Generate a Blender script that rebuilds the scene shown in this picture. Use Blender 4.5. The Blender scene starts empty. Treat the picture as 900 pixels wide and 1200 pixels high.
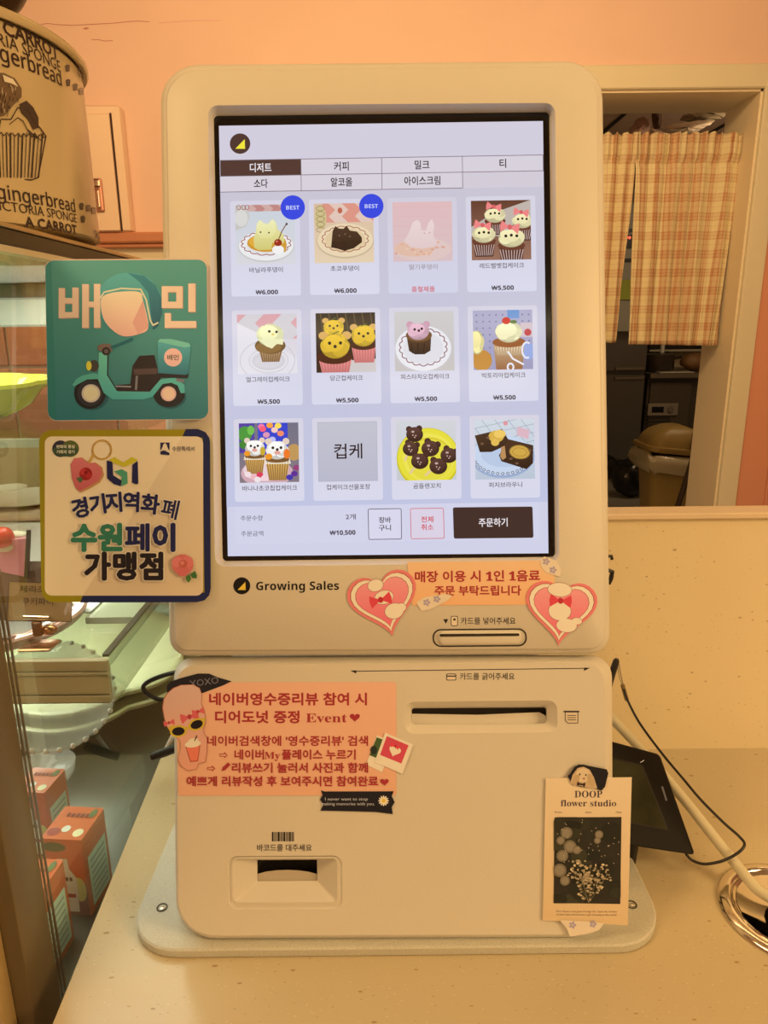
import bpy, math, random
from math import sin, cos, pi, radians
from mathutils import Vector, Matrix
from mathutils.geometry import tessellate_polygon
random.seed(7)
V = Vector
SC = bpy.context.scene
COL = SC.collection

# ------------------------------------------------------------------ camera
F_PX = 831.0
PITCH, ROLL = radians(15), radians(0.6)
CAM = V((0, 0, 1.18))
FW = V((0, cos(PITCH), -sin(PITCH)))
U0 = V((0, sin(PITCH), cos(PITCH)))
R0 = V((1, 0, 0))
UC = U0 * cos(ROLL) + R0 * sin(ROLL)
RC = R0 * cos(ROLL) - U0 * sin(ROLL)
cd = bpy.data.cameras.new('camera')
cam = bpy.data.objects.new('camera', cd)
COL.objects.link(cam)
cd.sensor_fit = 'HORIZONTAL'
cd.sensor_width = 36.0
cd.lens = F_PX / 900 * 36.0
cd.clip_start = 0.02
cam.matrix_world = Matrix(((RC.x, UC.x, -FW.x, CAM.x), (RC.y, UC.y, -FW.y, CAM.y), (RC.z, UC.z, -FW.z, CAM.z), (0, 0, 0, 1)))
SC.camera = cam

# ------------------------------------------------------------------ light
SC.view_settings.view_transform = 'Standard'
SC.view_settings.look = 'None'
SC.view_settings.gamma = 1
SC.view_settings.exposure = 0.0
SC.view_settings.use_curve_mapping = False
w = bpy.data.worlds.new('world')
SC.world = w
w.use_nodes = True
w.node_tree.nodes['Background'].inputs[0].default_value = (1.0, 0.66, 0.33, 1)
w.node_tree.nodes['Background'].inputs[1].default_value = 0.10
WARM = (1.0, 0.64, 0.265)


def area(name, loc, target, sx, sy, power, color, spread=180):
    d = bpy.data.lights.new(name, 'AREA')
    d.shape = 'RECTANGLE'
    d.size, d.size_y = sx, sy
    d.energy = power
    d.color = color
    d.spread = radians(spread)
    o = bpy.data.objects.new(name, d)
    COL.objects.link(o)
    o.location = loc
    o.rotation_euler = (V(target) - V(loc)).to_track_quat('-Z', 'Y').to_euler()
    return o


area('ceiling_lamp_light', (0.15, 0.05, 2.42), (0.1, 0.5, 0.9), 1.6, 0.6, 1.5, WARM)
area('shopfront_light', (0.2, -2.3, 1.0), (0.1, 0.6, 1.0), 3.2, 0.9, 11, WARM)  # added unseen fill from the front, lifts the upright surfaces
area('side_lamp_light_left', (-0.9, -0.05, 2.1), (0.1, 0.6, 1.35), 0.5, 0.5, 8.5, WARM)  # added fill from the left, no fixture stands here
area('side_lamp_light_right', (1.25, -0.30, 1.62), (0.35, 0.6, 1.1), 0.5, 0.5, 14.5, WARM)  # added fill from the right, aimed to brighten the backsplash
area('ceiling_lamp_light_far', (0.0, 1.35, 2.44), (0.1, 2.9, 1.3), 2.4, 0.4, 31, WARM)
area('kitchen_light', (2.2, 3.9, 2.2), (2.0, 4.5, 0), 0.6, 0.4, 6, (1.0, 0.74, 0.42))
area('display_case_light', (-0.50, 0.72, 1.225), (-0.48, 0.74, 0.7), 0.40, 0.5, 4.0, (1.0, 1.0, 0.84))
area('display_case_light_low', (-0.46, 0.76, 0.885), (-0.44, 0.76, 0.7), 0.3, 0.3, 2.0, (1.0, 1.0, 0.86))
kl = bpy.data.lights.new('kitchen_wall_lamp', 'POINT')  # added unseen light that brightens the kitchen ceiling
kl.energy, kl.color, kl.shadow_soft_size = 3.2, (1.0, 0.70, 0.45), 0.10
ko = bpy.data.objects.new('kitchen_wall_lamp', kl)
COL.objects.link(ko)
ko.location = (1.95, 3.75, 1.96)


def ray(x, y):
    return FW + RC * ((x - 450) / F_PX) + UC * ((600 - y) / F_PX)


def on(x, y, ax, val):
    d = ray(x, y)
    return CAM + d * ((val - CAM[ax]) / d[ax])


# ------------------------------------------------------------------ colour
def s2l(c):
    c = c / 255.0
    return c / 12.92 if c <= 0.04045 else ((c + 0.055) / 1.055) ** 2.4


def lin(r, g, b):
    return (s2l(r), s2l(g), s2l(b))


ILL = (0.86, 0.60, 0.285)      # colour of the room's lamps as it falls on the kiosk


def alb(r, g, b):
    """surface colour of a print that looks (r,g,b) under the room's warm lamps"""
    return tuple(min(0.92, max(0.004, c / i)) for c, i in zip(lin(r, g, b), ILL))


# ------------------------------------------------------------------ materials
MATS = {}


def mat(name, color=(0.8, 0.8, 0.8), rough=0.5, metal=0.0, spec=0.5, noise=0.0, nscale=20, bump=0.0, bscale=200, coat=0.0, emit=None, es=0.0,
        attr=False, attr_emit=False, alpha=None, trans=0.0, sub=0.0, fine=0.0):
    if name in MATS:
        return MATS[name]
    m = bpy.data.materials.new(name)
    m.use_nodes = True
    nt = m.node_tree
    b = nt.nodes['Principled BSDF']
    b.inputs['Base Color'].default_value = (*color, 1)
    b.inputs['Roughness'].default_value = rough
    b.inputs['Metallic'].default_value = metal
    b.inputs['Specular IOR Level'].default_value = spec
    b.inputs['Coat Weight'].default_value = coat
    b.inputs['Coat Roughness'].default_value = 0.08
    b.inputs['Transmission Weight'].default_value = trans
    if emit:
        b.inputs['Emission Color'].default_value = (*emit, 1)
        b.inputs['Emission Strength'].default_value = es
    tc = nt.nodes.new('ShaderNodeTexCoord')
    src = None
    if attr or attr_emit:
        a = nt.nodes.new('ShaderNodeAttribute')
        a.attribute_name = 'col'
        src = a.outputs['Color']
    if noise > 0:
        n = nt.nodes.new('ShaderNodeTexNoise')
        n.inputs['Scale'].default_value = nscale
        n.inputs['Detail'].default_value = 6
        nt.links.new(tc.outputs['Object'], n.inputs['Vector'])
        mr = nt.nodes.new('ShaderNodeMapRange')
        mr.inputs[1].default_value = 0.25
        mr.inputs[2].default_value = 0.75
        mr.inputs[3].default_value = 1 - noise
        mr.inputs[4].default_value = 1 + noise
        nt.links.new(n.outputs['Fac'], mr.inputs[0])
        mx = nt.nodes.new('ShaderNodeVectorMath')
        mx.operation = 'SCALE'
        if src:
            nt.links.new(src, mx.inputs[0])
        else:
            mx.inputs[0].default_value = color
        nt.links.new(mr.outputs[0], mx.inputs['Scale'])
        src = mx.outputs[0]
    if src:
        if attr_emit:
            b.inputs['Base Color'].default_value = (0.01, 0.01, 0.01, 1)
            nt.links.new(src, b.inputs['Emission Color'])
            b.inputs['Emission Strength'].default_value = 1.0
        else:
            nt.links.new(src, b.inputs['Base Color'])
    if bump > 0:
        n = nt.nodes.new('ShaderNodeTexNoise')
        n.inputs['Scale'].default_value = bscale
        n.inputs['Detail'].default_value = 3
        nt.links.new(tc.outputs['Object'], n.inputs['Vector'])
        bp = nt.nodes.new('ShaderNodeBump')
        bp.inputs['Strength'].default_value = bump
        bp.inputs['Distance'].default_value = 0.001
        nt.links.new(n.outputs['Fac'], bp.inputs['Height'])
        nt.links.new(bp.outputs[0], b.inputs['Normal'])
    MATS[name] = m
    return m


def glass_mat(name, tint=(0.97, 1.0, 0.98), rough=0.0, gl=0.5, ior=1.45):
    """thin pane: clear with a mirror-like sheen that grows at grazing angles"""
    m = bpy.data.materials.new(name)
    m.use_nodes = True
    nt = m.node_tree
    nt.nodes.clear()
    out = nt.nodes.new('ShaderNodeOutputMaterial')
    t = nt.nodes.new('ShaderNodeBsdfTransparent')
    t.inputs[0].default_value = (*tint, 1)
    g = nt.nodes.new('ShaderNodeBsdfGlossy')
    g.inputs['Roughness'].default_value = rough
    fr = nt.nodes.new('ShaderNodeFresnel')
    fr.inputs[0].default_value = ior
    mu = nt.nodes.new('ShaderNodeMath')
    mu.operation = 'MULTIPLY'
    mu.inputs[1].default_value = gl
    mx = nt.nodes.new('ShaderNodeMixShader')
    nt.links.new(fr.outputs[0], mu.inputs[0])
    nt.links.new(mu.outputs[0], mx.inputs[0])
    nt.links.new(t.outputs[0], mx.inputs[1])
    nt.links.new(g.outputs[0], mx.inputs[2])
    nt.links.new(mx.outputs[0], out.inputs[0])
    MATS[name] = m
    return m


def stone_mat(name, base, fleck, pale, scale=1.0, rough=0.22):
    """engineered quartz: cream ground, small brown chips, pale chips, all in the surface colour"""
    m = mat(name, base, rough, coat=0.0)
    nt = m.node_tree
    b = nt.nodes['Principled BSDF']
    tc = nt.nodes.new('ShaderNodeTexCoord')
    prev = None
    rgb = nt.nodes.new('ShaderNodeRGB')
    rgb.outputs[0].default_value = (*base, 1)
    prev = rgb.outputs[0]
    for sc, lo, hi, colr, amt in ((150 * scale, 0.06, 0.16, fleck, 0.5), (62 * scale, 0.08, 0.135, fleck, 0.7), (190 * scale, 0.08, 0.16, pale, 0.6)):
        mp = nt.nodes.new('ShaderNodeMapping')
        mp.inputs['Rotation'].default_value = (0.4 * sc, 0.3, 0.7 + sc)
        mp.inputs['Scale'].default_value = (1, 2.4, 1.6)
        nt.links.new(tc.outputs['Object'], mp.inputs[0])
        ns = nt.nodes.new('ShaderNodeTexNoise')
        ns.inputs['Scale'].default_value = sc * 1.6
        nt.links.new(mp.outputs[0], ns.inputs['Vector'])
        vo = nt.nodes.new('ShaderNodeTexVoronoi')
        vo.inputs['Scale'].default_value = sc
        nt.links.new(mp.outputs[0], vo.inputs['Vector'])
        ad = nt.nodes.new('ShaderNodeMath')
        ad.operation = 'MULTIPLY_ADD'
        ad.inputs[1].default_value = 0.35
        nt.links.new(ns.outputs['Fac'], ad.inputs[0])
        nt.links.new(vo.outputs['Distance'], ad.inputs[2])
        # only some cells carry a chip
        sep = nt.nodes.new('ShaderNodeSeparateColor')
        nt.links.new(vo.outputs['Color'], sep.inputs[0])
        gt = nt.nodes.new('ShaderNodeMath')
        gt.operation = 'GREATER_THAN'
        gt.inputs[1].default_value = 0.45
        nt.links.new(sep.outputs[0], gt.inputs[0])
        mr = nt.nodes.new('ShaderNodeMapRange')
        mr.inputs[1].default_value = lo + 0.17
        mr.inputs[2].default_value = hi + 0.17
        mr.inputs[3].default_value = amt
        mr.inputs[4].default_value = 0
        nt.links.new(ad.outputs[0], mr.inputs[0])
        ml = nt.nodes.new('ShaderNodeMath')
        ml.operation = 'MULTIPLY'
        nt.links.new(mr.outputs[0], ml.inputs[0])
        nt.links.new(gt.outputs[0], ml.inputs[1])
        mx = nt.nodes.new('ShaderNodeMix')
        mx.data_type = 'RGBA'
        nt.links.new(ml.outputs[0], mx.inputs[0])
        nt.links.new(prev, mx.inputs[6])
        mx.inputs[7].default_value = (*colr, 1)
        prev = mx.outputs[2]
    nt.links.new(prev, b.inputs['Base Color'])
    return m


# ------------------------------------------------------------------ mesh building
class MB:
    def __init__(s):
        s.v, s.f, s.c, s.uv = [], [], [], {}

    def quad(s, *p):
        i = len(s.v)
        s.v += [V(q) for q in p]
        s.f.append(tuple(range(i, i + len(p))))
        return s

    def box(s, lo, hi, bev=0.0):
        x0, y0, z0 = lo
        x1, y1, z1 = hi
        if bev <= 0:
            i = len(s.v)
            s.v += [V(q) for q in ((x0, y0, z0), (x1, y0, z0), (x1, y1, z0), (x0, y1, z0), (x0, y0, z1), (x1, y0, z1), (x1, y1, z1), (x0, y1, z1))]
            s.f += [tuple(i + k for k in q) for q in ((3, 2, 1, 0), (4, 5, 6, 7), (0, 1, 5, 4), (1, 2, 6, 5), (2, 3, 7, 6), (3, 0, 4, 7))]
            return s
        L = []
        for z, b in ((z0, bev), (z0 + bev, 0), (z1 - bev, 0), (z1, bev)):
            L.append([V((x, y, z)) for x, y in rrect_pts(x0 + b, y0 + b, x1 - b, y1 - b, bev, 2)])
        return s.loft(L, caps=True)

    def loft(s, loops, caps=False, cap0=False, cap1=False, closed=True):
        n = len(loops[0])
        i0 = len(s.v)
        for L in loops:
            s.v += [V(q) for q in L]
        for k in range(len(loops) - 1):
            a, b = i0 + k * n, i0 + (k + 1) * n
            for j in range(n if closed else n - 1):
                j2 = (j + 1) % n
                s.f.append((a + j, a + j2, b + j2, b + j))
        if caps or cap0:
            s.f.append(tuple(i0 + j for j in reversed(range(n))))
        if caps or cap1:
            s.f.append(tuple(i0 + (len(loops) - 1) * n + j for j in range(n)))
        return s

    def tube(s, pts, r, n=10, caps=True):
        pts = [V(p) for p in pts]
        rs = r if isinstance(r, (list, tuple)) else [r] * len(pts)
        loops = []
        up = V((0, 0, 1))
        prev = None
        for i, p in enumerate(pts):
            t = (pts[min(i + 1, len(pts) - 1)] - pts[max(i - 1, 0)]).normalized()
            if prev is None:
                a = t.cross(up if abs(t.z) < 0.9 else V((1, 0, 0))).normalized()
            else:
                a = (prev - t * prev.dot(t)).normalized()
            prev = a
            b = t.cross(a)
            loops.append([p + (a * cos(2 * pi * k / n) + b * sin(2 * pi * k / n)) * rs[i] for k in range(n)])
        return s.loft(loops, caps=caps)

    def lathe(s, c, prof, n=40, sx=1.0, sy=1.0, lobe=0.0, lobes=0, caps=False, ax=None, rot=0.0):
        """prof: (radius, height) pairs; ax = (X, Y, Z) axes frame"""
        X, Y, Z = ax or (V((1, 0, 0)), V((0, 1, 0)), V((0, 0, 1)))
        c = V(c)
        loops = []
        for r, h in prof:
            L = []
            for k in range(n):
                a = 2 * pi * k / n + rot
                rr = r * (1 + lobe * abs(sin(a * lobes / 2)) if lobes else 1)
                L.append(c + X * (rr * cos(a) * sx) + Y * (rr * sin(a) * sy) + Z * h)
            loops.append(L)
        return s.loft(loops, caps=caps)

    def ball(s, c, r, n=14, m=8, sc=(1, 1, 1), wob=0.0):
        loops = []
        for i in range(m + 1):
            a = pi * (i + 0.001) / (m + 0.002)
            loops.append([V(c) + V((sin(a) * cos(2 * pi * k / n) * sc[0], sin(a) * sin(2 * pi * k / n) * sc[1], -cos(a) * sc[2])) * r * (1 + wob * random.uniform(-1, 1)) for k in range(n)])
        return s.loft(loops, caps=True)

    def add(s, o):
        i = len(s.v)
        s.v += o.v
        s.f += [tuple(i + k for k in q) for q in o.f]
        s.c += o.c
        return s

    def build(s, name, material, parent=None, smooth=None, uvs=None):
        o0 = V(parent['_o']) if parent and '_o' in parent.keys() else None
        if o0 is None:
            xs = [q.x for q in s.v]; ys = [q.y for q in s.v]; zs = [q.z for q in s.v]
            o0 = V(((min(xs) + max(xs)) / 2, (min(ys) + max(ys)) / 2, min(zs)))
        me = bpy.data.meshes.new(name)
        me.from_pydata([q - o0 for q in s.v], [], s.f)
        if s.c:
            ca = me.color_attributes.new('col', 'FLOAT_COLOR', 'CORNER')
            k = 0
            buf = []
            for q in s.c:
                buf += q
            ca.data.foreach_set('color', [x for c in buf for x in (*c, 1.0)])
        if uvs:
            ul = me.uv_layers.new(name='UVMap')
            buf = []
            for poly in me.polygons:
                for vi in poly.vertices:
                    buf += uvs[vi]
            ul.data.foreach_set('uv', buf)
        me.materials.append(material)
        me.validate()
        if not s.c:
            import bmesh
            bm = bmesh.new()
            bm.from_mesh(me)
            bmesh.ops.recalc_face_normals(bm, faces=bm.faces)
            bm.to_mesh(me)
            bm.free()
        if smooth is not None:
            me.shade_smooth()
            me.set_sharp_from_angle(angle=radians(smooth))
        ob = bpy.data.objects.new(name, me)
        COL.objects.link(ob)
        if parent:
            ob.parent = parent
            ob['_o'] = tuple(o0)
        else:
            ob.location = o0
            ob['_o'] = tuple(o0)
        return ob


def tag(o, label, cat, group=None, kind=None):
    o['label'] = label
    o['category'] = cat
    if group:
        o['group'] = group
    if kind:
        o['kind'] = kind
    return o


def thing(name, label, cat, loc, group=None):
    o = bpy.data.objects.new(name, None)
    COL.objects.link(o)
    o.location = loc
    o['_o'] = tuple(loc)
    return tag(o, label, cat, group)


def struct(o):
    o['kind'] = 'structure'
    return o


def rrect_pts(x0, y0, x1, y1, r, n=5):
    P = []
    for cx, cy, a0 in ((x1 - r, y1 - r, 0), (x0 + r, y1 - r, 90), (x0 + r, y0 + r, 180), (x1 - r, y0 + r, 270)):
        for k in range(n + 1):
            a = radians(a0 + 90 * k / n)
            P.append((cx + r * cos(a), cy + r * sin(a)))
    return P


def rquad(c, r, n=6, inset=0.0):
    """rounded quadrilateral from 4 corner px points (TL,TR,BR,BL); r one radius or four"""
    if not isinstance(r, (list, tuple)):
        r = [r] * 4
    c = [V((a, b)) for a, b in c]
    P = []
    for i in range(4):
        p, a, b = c[i], c[i - 1], c[(i + 1) % 4]
        da, db = (a - p).normalized(), (b - p).normalized()
        p2 = p + (da + db) * inset
        rr = max(r[i] - inset, 0.05)
        c0 = p2 + (da + db) * rr
        for k in range(n + 1):
            t = k / n * pi / 2
            P.append(tuple(c0 - db * rr * cos(t) - da * rr * sin(t)))
    return P


def box4(x0, y0, x1, y1):
    return [(x0, y0), (x1, y0), (x1, y1), (x0, y1)]


# ------------------------------------------------------------------ surfaces that prints and panels are laid on
def plane_map(o, n):
    o, n = V(o), V(n).normalized()

    def m(x, y, lift=0.0):
        d = ray(x, y)
        q = o + n * lift
        return CAM + d * ((q - CAM).dot(n) / d.dot(n))
    return m


def text_mesh(s, bold=0.0, cache={}):
    k = (s, bold)
    if k not in cache:
        c = bpy.data.curves.new('t', 'FONT')
        c.body = s
        c.size = 1
        c.offset = bold
        c.resolution_u = 2
        o = bpy.data.objects.new('t', c)
        m = o.to_mesh()
        vs = [(v.co.x, v.co.y) for v in m.vertices]
        fs = [tuple(p.vertices) for p in m.polygons]
        o.to_mesh_clear()
        bpy.data.objects.remove(o)
        bpy.data.curves.remove(c)
        cache[k] = (vs, fs)
    return cache[k]


def latin(s, kind='sansbold'):
    """the same letters in a serif or heavy cut"""
    A, a, d = {'serif': (0x1D400, 0x1D41A, 0x1D7CE), 'sansbold': (0x1D5D4, 0x1D5EE, 0x1D7EC), 'sans': (0x1D5A0, 0x1D5BA, 0x1D7E2)}[kind]
    return ''.join(chr(A + ord(c) - 65) if 'A' <= c <= 'Z' else chr(a + ord(c) - 97) if 'a' <= c <= 'z' else chr(d + ord(c) - 48) if '0' <= c <= '9' else c for c in s)


def clip_poly(P, b):
    for ax, lim, sg in ((0, b[0], 1), (0, b[2], -1), (1, b[1], 1), (1, b[3], -1)):
        Q = []
        for i in range(len(P)):
            a, c = P[i - 1], P[i]
            ia, ic = (a[ax] - lim) * sg >= 0, (c[ax] - lim) * sg >= 0
            if ia != ic:
                t = (lim - a[ax]) / (c[ax] - a[ax])
                Q.append((a[0] + (c[0] - a[0]) * t, a[1] + (c[1] - a[1]) * t))
            if ic:
                Q.append(c)
        P = Q
        if len(P) < 3:
            return []
    return P


class Ink:
    """flat print: thin polygons laid on a surface, each a hair above the last"""

    def __init__(s, surf, lift=0.0002, step=0.000012, conv=alb, T=None, clip=None):
        s.m, s.l, s.st, s.cv, s.T, s.clip, s.mb = surf, lift, step, conv, T or (lambda x, y: (x, y)), clip, MB()

    def _put(s, P, col, adv=True):
        if s.clip:
            P = clip_poly(P, s.clip)
        if len(P) < 3:
            return
        if isinstance(col[0], (tuple, list)):
            y0 = min(p[1] for p in P); y1 = max(p[1] for p in P)
            a, b = s.cv(*col[0]), s.cv(*col[1])
            cs = [tuple(a[k] + (b[k] - a[k]) * (p[1] - y0) / (y1 - y0 + 1e-9) for k in range(3)) for p in P]
        else:
            cs = [s.cv(*col)] * len(P)
        i = len(s.mb.v)
        s.mb.v += [s.m(*s.T(*p), s.l) for p in P]
        for t in tessellate_polygon([[V((p[0], p[1], 0)) for p in P]]):
            a, b, c = t
            if (P[b][0] - P[a][0]) * (P[c][1] - P[a][1]) - (P[b][1] - P[a][1]) * (P[c][0] - P[a][0]) > 0:
                t = (a, c, b)
            s.mb.f.append(tuple(i + k for k in t))
            s.mb.c.append([cs[k] for k in t])
        if adv:
            s.l += s.st

    def poly(s, P, col):
        s._put([tuple(p) for p in P], col)
        return s

    def rect(s, x0, y0, x1, y1, col):
        s._put(box4(x0, y0, x1, y1), col)
        return s

    def rrect(s, x0, y0, x1, y1, r, col):
        s._put(rrect_pts(x0, y0, x1, y1, r, 4), col)
        return s

    def ell(s, cx, cy, rx, ry, col, rot=0, n=22, a0=0, a1=360):
        c, d = cos(radians(rot)), sin(radians(rot))
        k1 = n if a1 - a0 >= 360 else n + 1
        P = []
        for k in range(k1):
            a = radians(a0 + (a1 - a0) * k / n)
            x, y = rx * cos(a), ry * sin(a)
            P.append((cx + x * c - y * d, cy + x * d + y * c))
        s._put(P, col)
        return s

    def ring(s, cx, cy, rx, ry, wd, col, rot=0, n=28, a0=0, a1=360, wav=0, amp=0):
        P = []
        for k in range(n + 1):
            a = a0 + (a1 - a0) * k / n
            q = 1 + (amp * abs(sin(radians(a * wav / 2))) if wav else 0)
            x, y = rx * q * cos(radians(a)), ry * q * sin(radians(a))
            c, d = cos(radians(rot)), sin(radians(rot))
            P.append((cx + x * c - y * d, cy + x * d + y * c))
        s.line(P, wd, col)
        return s

    def blob(s, P, col):
        """closed smooth outline through the points"""
        Q = []
        n = len(P)
        for i in range(n):
            a, b_, c, d = P[i - 1], P[i], P[(i + 1) % n], P[(i + 2) % n]
            for k in range(4):
                t = k / 4
                Q.append(tuple(0.5 * (2 * b_[j] + (c[j] - a[j]) * t + (2 * a[j] - 5 * b_[j] + 4 * c[j] - d[j]) * t * t + (3 * b_[j] - a[j] - 3 * c[j] + d[j]) * t ** 3) for j in (0, 1)))
        s._put(Q, col)
        return s

    def line(s, P, wd, col):
        l0 = s.l
        for a, b in zip(P[:-1], P[1:]):
            dx, dy = b[0] - a[0], b[1] - a[1]
            L = math.hypot(dx, dy)
            if L < 1e-6:
                continue
            e = wd * 0.2 / L
            nx, ny = -dy / L * wd / 2, dx / L * wd / 2
            ax, ay, bx, by = a[0] - dx * e, a[1] - dy * e, b[0] + dx * e, b[1] + dy * e
            s._put([(ax + nx, ay + ny), (bx + nx, by + ny), (bx - nx, by - ny), (ax - nx, ay - ny)], col, False)
        s.l = l0 + s.st
        return s

    def heart(s, cx, cy, w, h, col, rot=0):
        P = []
        for k in range(36):
            t = 2 * pi * k / 36
            P.append((16 * sin(t) ** 3 / 16, -(13 * cos(t) - 5 * cos(2 * t) - 2 * cos(3 * t) - cos(4 * t)) / 15))
        c, d = cos(radians(rot)), sin(radians(rot))
        s._put([(cx + x * w / 2 * c - y * h / 2 * d, cy + x * w / 2 * d + y * h / 2 * c) for x, y in P], col)
        return s

    def bow(s, cx, cy, w, col, dark, rot=0):
        for sg in (-1, 1):
            c, d = cos(radians(rot)), sin(radians(rot))
            P = [(0, 0), (0.5 * sg, -0.3), (0.55 * sg, 0), (0.5 * sg, 0.32)]
            s._put([(cx + (x * c - y * d) * w, cy + (x * d + y * c) * w) for x, y in P], col)
        s.ell(cx, cy, w * 0.13, w * 0.15, dark)
        return s

    def text(s, t, cx, cy, size, col, width=None, bold=0.012, rot=0.0, align='c', flip=1, sy=1.0, wx=1.0):
        """cx,cy = middle of the line; size = em height; flip=1 when y grows downwards"""
        vs, fs = text_mesh(t)
        if not vs:
            return s
        x0 = min(v[0] for v in vs); x1 = max(v[0] for v in vs)
        y0, y1 = -0.10, 0.80
        if not any(0x2000 < ord(ch) < 0x1D000 for ch in t):
            y0, y1 = (0.0, 0.72)
        kx = size * wx if width is None else width / (x1 - x0)
        ax = {'c': (x0 + x1) / 2, 'l': x0, 'r': x1}[align]
        ym = (y0 + y1) / 2
        c, d = cos(radians(rot)), sin(radians(rot))
        cc = s.cv(*col)
        if bold <= 0:
            offs = [(0, 0)]
        elif bold < 0.028:
            offs = [(bold * .7, bold * .7), (-bold * .7, bold * .7), (bold * .7, -bold * .7), (-bold * .7, -bold * .7)]
        else:       # heavy lettering: the strokes are spread by redrawing them in a small ring
            nn = 8 if bold < 0.06 else 14
            offs = [(bold * cos(2 * pi * j / nn), bold * sin(2 * pi * j / nn)) for j in range(nn)] + [(0, 0)]
        kb = size / abs(kx) if kx else 1
        for ox, oy in offs:
            s.l += s.st * 0.35
            i = len(s.mb.v)
            for x, y in vs:
                X, Y = (x - ax + ox * kb) * kx, -(y - ym + oy) * size * sy * flip
                s.mb.v.append(s.m(*s.T(cx + X * c - Y * d, cy + X * d + Y * c), s.l))
            for q in fs:
                s.mb.f.append(tuple(i + k for k in q))
                s.mb.c.append([cc] * len(q))
        s.l += s.st
        return s

    def done(s, name, parent=None, material=None):
        return s.mb.build(name, material or MATS['print'], parent)


mat('print', rough=0.55, attr=True, spec=0.25)
mat('print_gloss', rough=0.25, attr=True, spec=0.5)
mat('lcd', rough=0.12, attr_emit=True, spec=0.5)

# ================================================================== THE KIOSK
D0 = 0.492
NK = -FW


def kmap(depth):
    return plane_map(CAM + FW * (D0 + depth), NK)


KF = kmap(0.0)
KL = kmap(0.006)            # the lower unit stands a little further back
plast = mat('kiosk_plastic', (0.72, 0.70, 0.655), 0.42, bump=0.12, bscale=900)
black_gloss = mat('black_gloss', (0.006, 0.005, 0.006), 0.12)
black_matte = mat('black_plastic', (0.012, 0.011, 0.012), 0.38)
dark_slot = mat('dark_slot', (0.02, 0.016, 0.013), 0.7)

ZC = 0.75                   # worktop height
kiosk = thing('ordering_kiosk', 'cream self-order kiosk with lit dessert menu touchscreen, standing on pale countertop', 'kiosk', (0, 0.45, ZC))


def lp(c, r, inset, depth, m=None, n=6):
    return [(m or kmap(depth))(x, y) for x, y in rquad(c, r, n, inset)]


# upper unit: shell, stepped edge, face, bevelled screen opening
U = [(188, 76.5), (705.5, 71.5), (714.5, 766.5), (199, 768.5)]
UR = [44, 44, 24, 22]
SO = [(243.5, 123.5), (650.5, 120.5), (655.5, 659.5), (252, 664)]
SI = [(250.5, 136), (643.5, 131.5), (650.5, 652.5), (261, 657.5)]
b = MB()
b.loft([lp(U, UR, 10, 0.045), lp(U, UR, 2, 0.030), lp(U, UR, 0, 0.010), lp(U, UR, 0.5, 0.006), lp(U, UR, 2.5, 0.0035), lp(U, UR, 5.5, 0.003)], cap0=True)
b.build('rear_shell', plast, kiosk, 40)
b = MB()
b.loft([lp(U, UR, 5.0, 0.004), lp(U, UR, 6.0, 0.0008), lp(U, UR, 7.5, 0.0), lp(SO, 12, 0, 0.0), lp(SO, 12, 1.2, 0.0012), lp(SI, 5, -1.0, 0.0075), lp(SI, 5, 0, 0.0085)])
b.build('front_bezel', plast, kiosk, 40)

DISP = kmap(0.0085)
scr = MB().loft([lp(SI, 5, -2, 0.0145), lp(SI, 5, -2, 0.0085)], caps=True).build('display', black_gloss, kiosk)
SCR = [(256.5, 147.4), (636.3, 141.8), (642.7, 648.4), (267.0, 651.8)]


def scr_xy(x, y):
    return x, y


LCD = MATS['lcd']


def sink(T=None, lift=0.0003, clip=None):
    return Ink(DISP, lift, 0.000010, lin, T, clip)


BG1, BG2 = (208, 204, 221), (194, 200, 229)
ik = sink()
ik.poly(SCR, (BG1, (205, 208, 232)))
ik.poly([(258.3, 226), (541, 219.7), (541.3, 218.6), (637.3, 217), (642.0, 588), (265.6, 594)], ((200, 196, 213), (190, 196, 226)))
ik.done('screen_background', scr, LCD)

ANG = 0.98
ca_, sa_ = cos(radians(ANG)), sin(radians(ANG))


def rotT(x0, y0, k=1.0):
    """local frame at photo point (x0,y0), turned with the screen"""
    def T(x, y):
        return x0 + (x * ca_ + y * sa_) * k, y0 + (-x * sa_ + y * ca_) * k
    return T


# header with round badge
ik = sink(lift=0.0005)
ik.ell(281.3, 168.3, 12, 12, (72, 50, 46), n=30)
ik.poly([(275.8, 174.3), (286.8, 163), (287.2, 174.4)], (240, 228, 60))
ik.done('header_badge', scr, LCD)

# category tabs
tabs = [['디저트', '커피', '밀크', '티'], ['소다', '알코올', '아이스크림', '']]
wds = {'디저트': 25, '커피': 17, '밀크': 17, '티': 7.5, '소다': 16, '알코올': 25, '아이스크림': 42}
for r_ in range(2):
    for c_ in range(4):
        T = rotT(258 + 94.6 * c_ + 0.2 * r_, 188 - 1.62 * c_ + 18.6 * r_)
        ik = sink(T, 0.0005)
        act = (r_, c_) == (0, 0)
        t = tabs[r_][c_]
        if act:
            ik.rect(0, 0, 94.6, 18.6, (76, 52, 48))
        else:
            ik.rect(0, 0, 94.6, 18.6, (213, 208, 220) if t else (208, 203, 216))
        ln = (120, 105, 115)
        if t or True:
            ik.line([(0, 0), (94.6, 0)], 0.8, ln)
        if t:
            ik.line([(0, 18.6), (94.6, 18.6)], 0.8, ln)
            ik.line([(94.6, 0), (94.6, 18.6)], 0.7, ln)
            ik.text(t, 47.3, 9.4, 11.5, (235, 230, 238) if act else (45, 32, 42), width=wds[t], bold=0.02)
        ik.done('menu_tab', scr, LCD)


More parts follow.
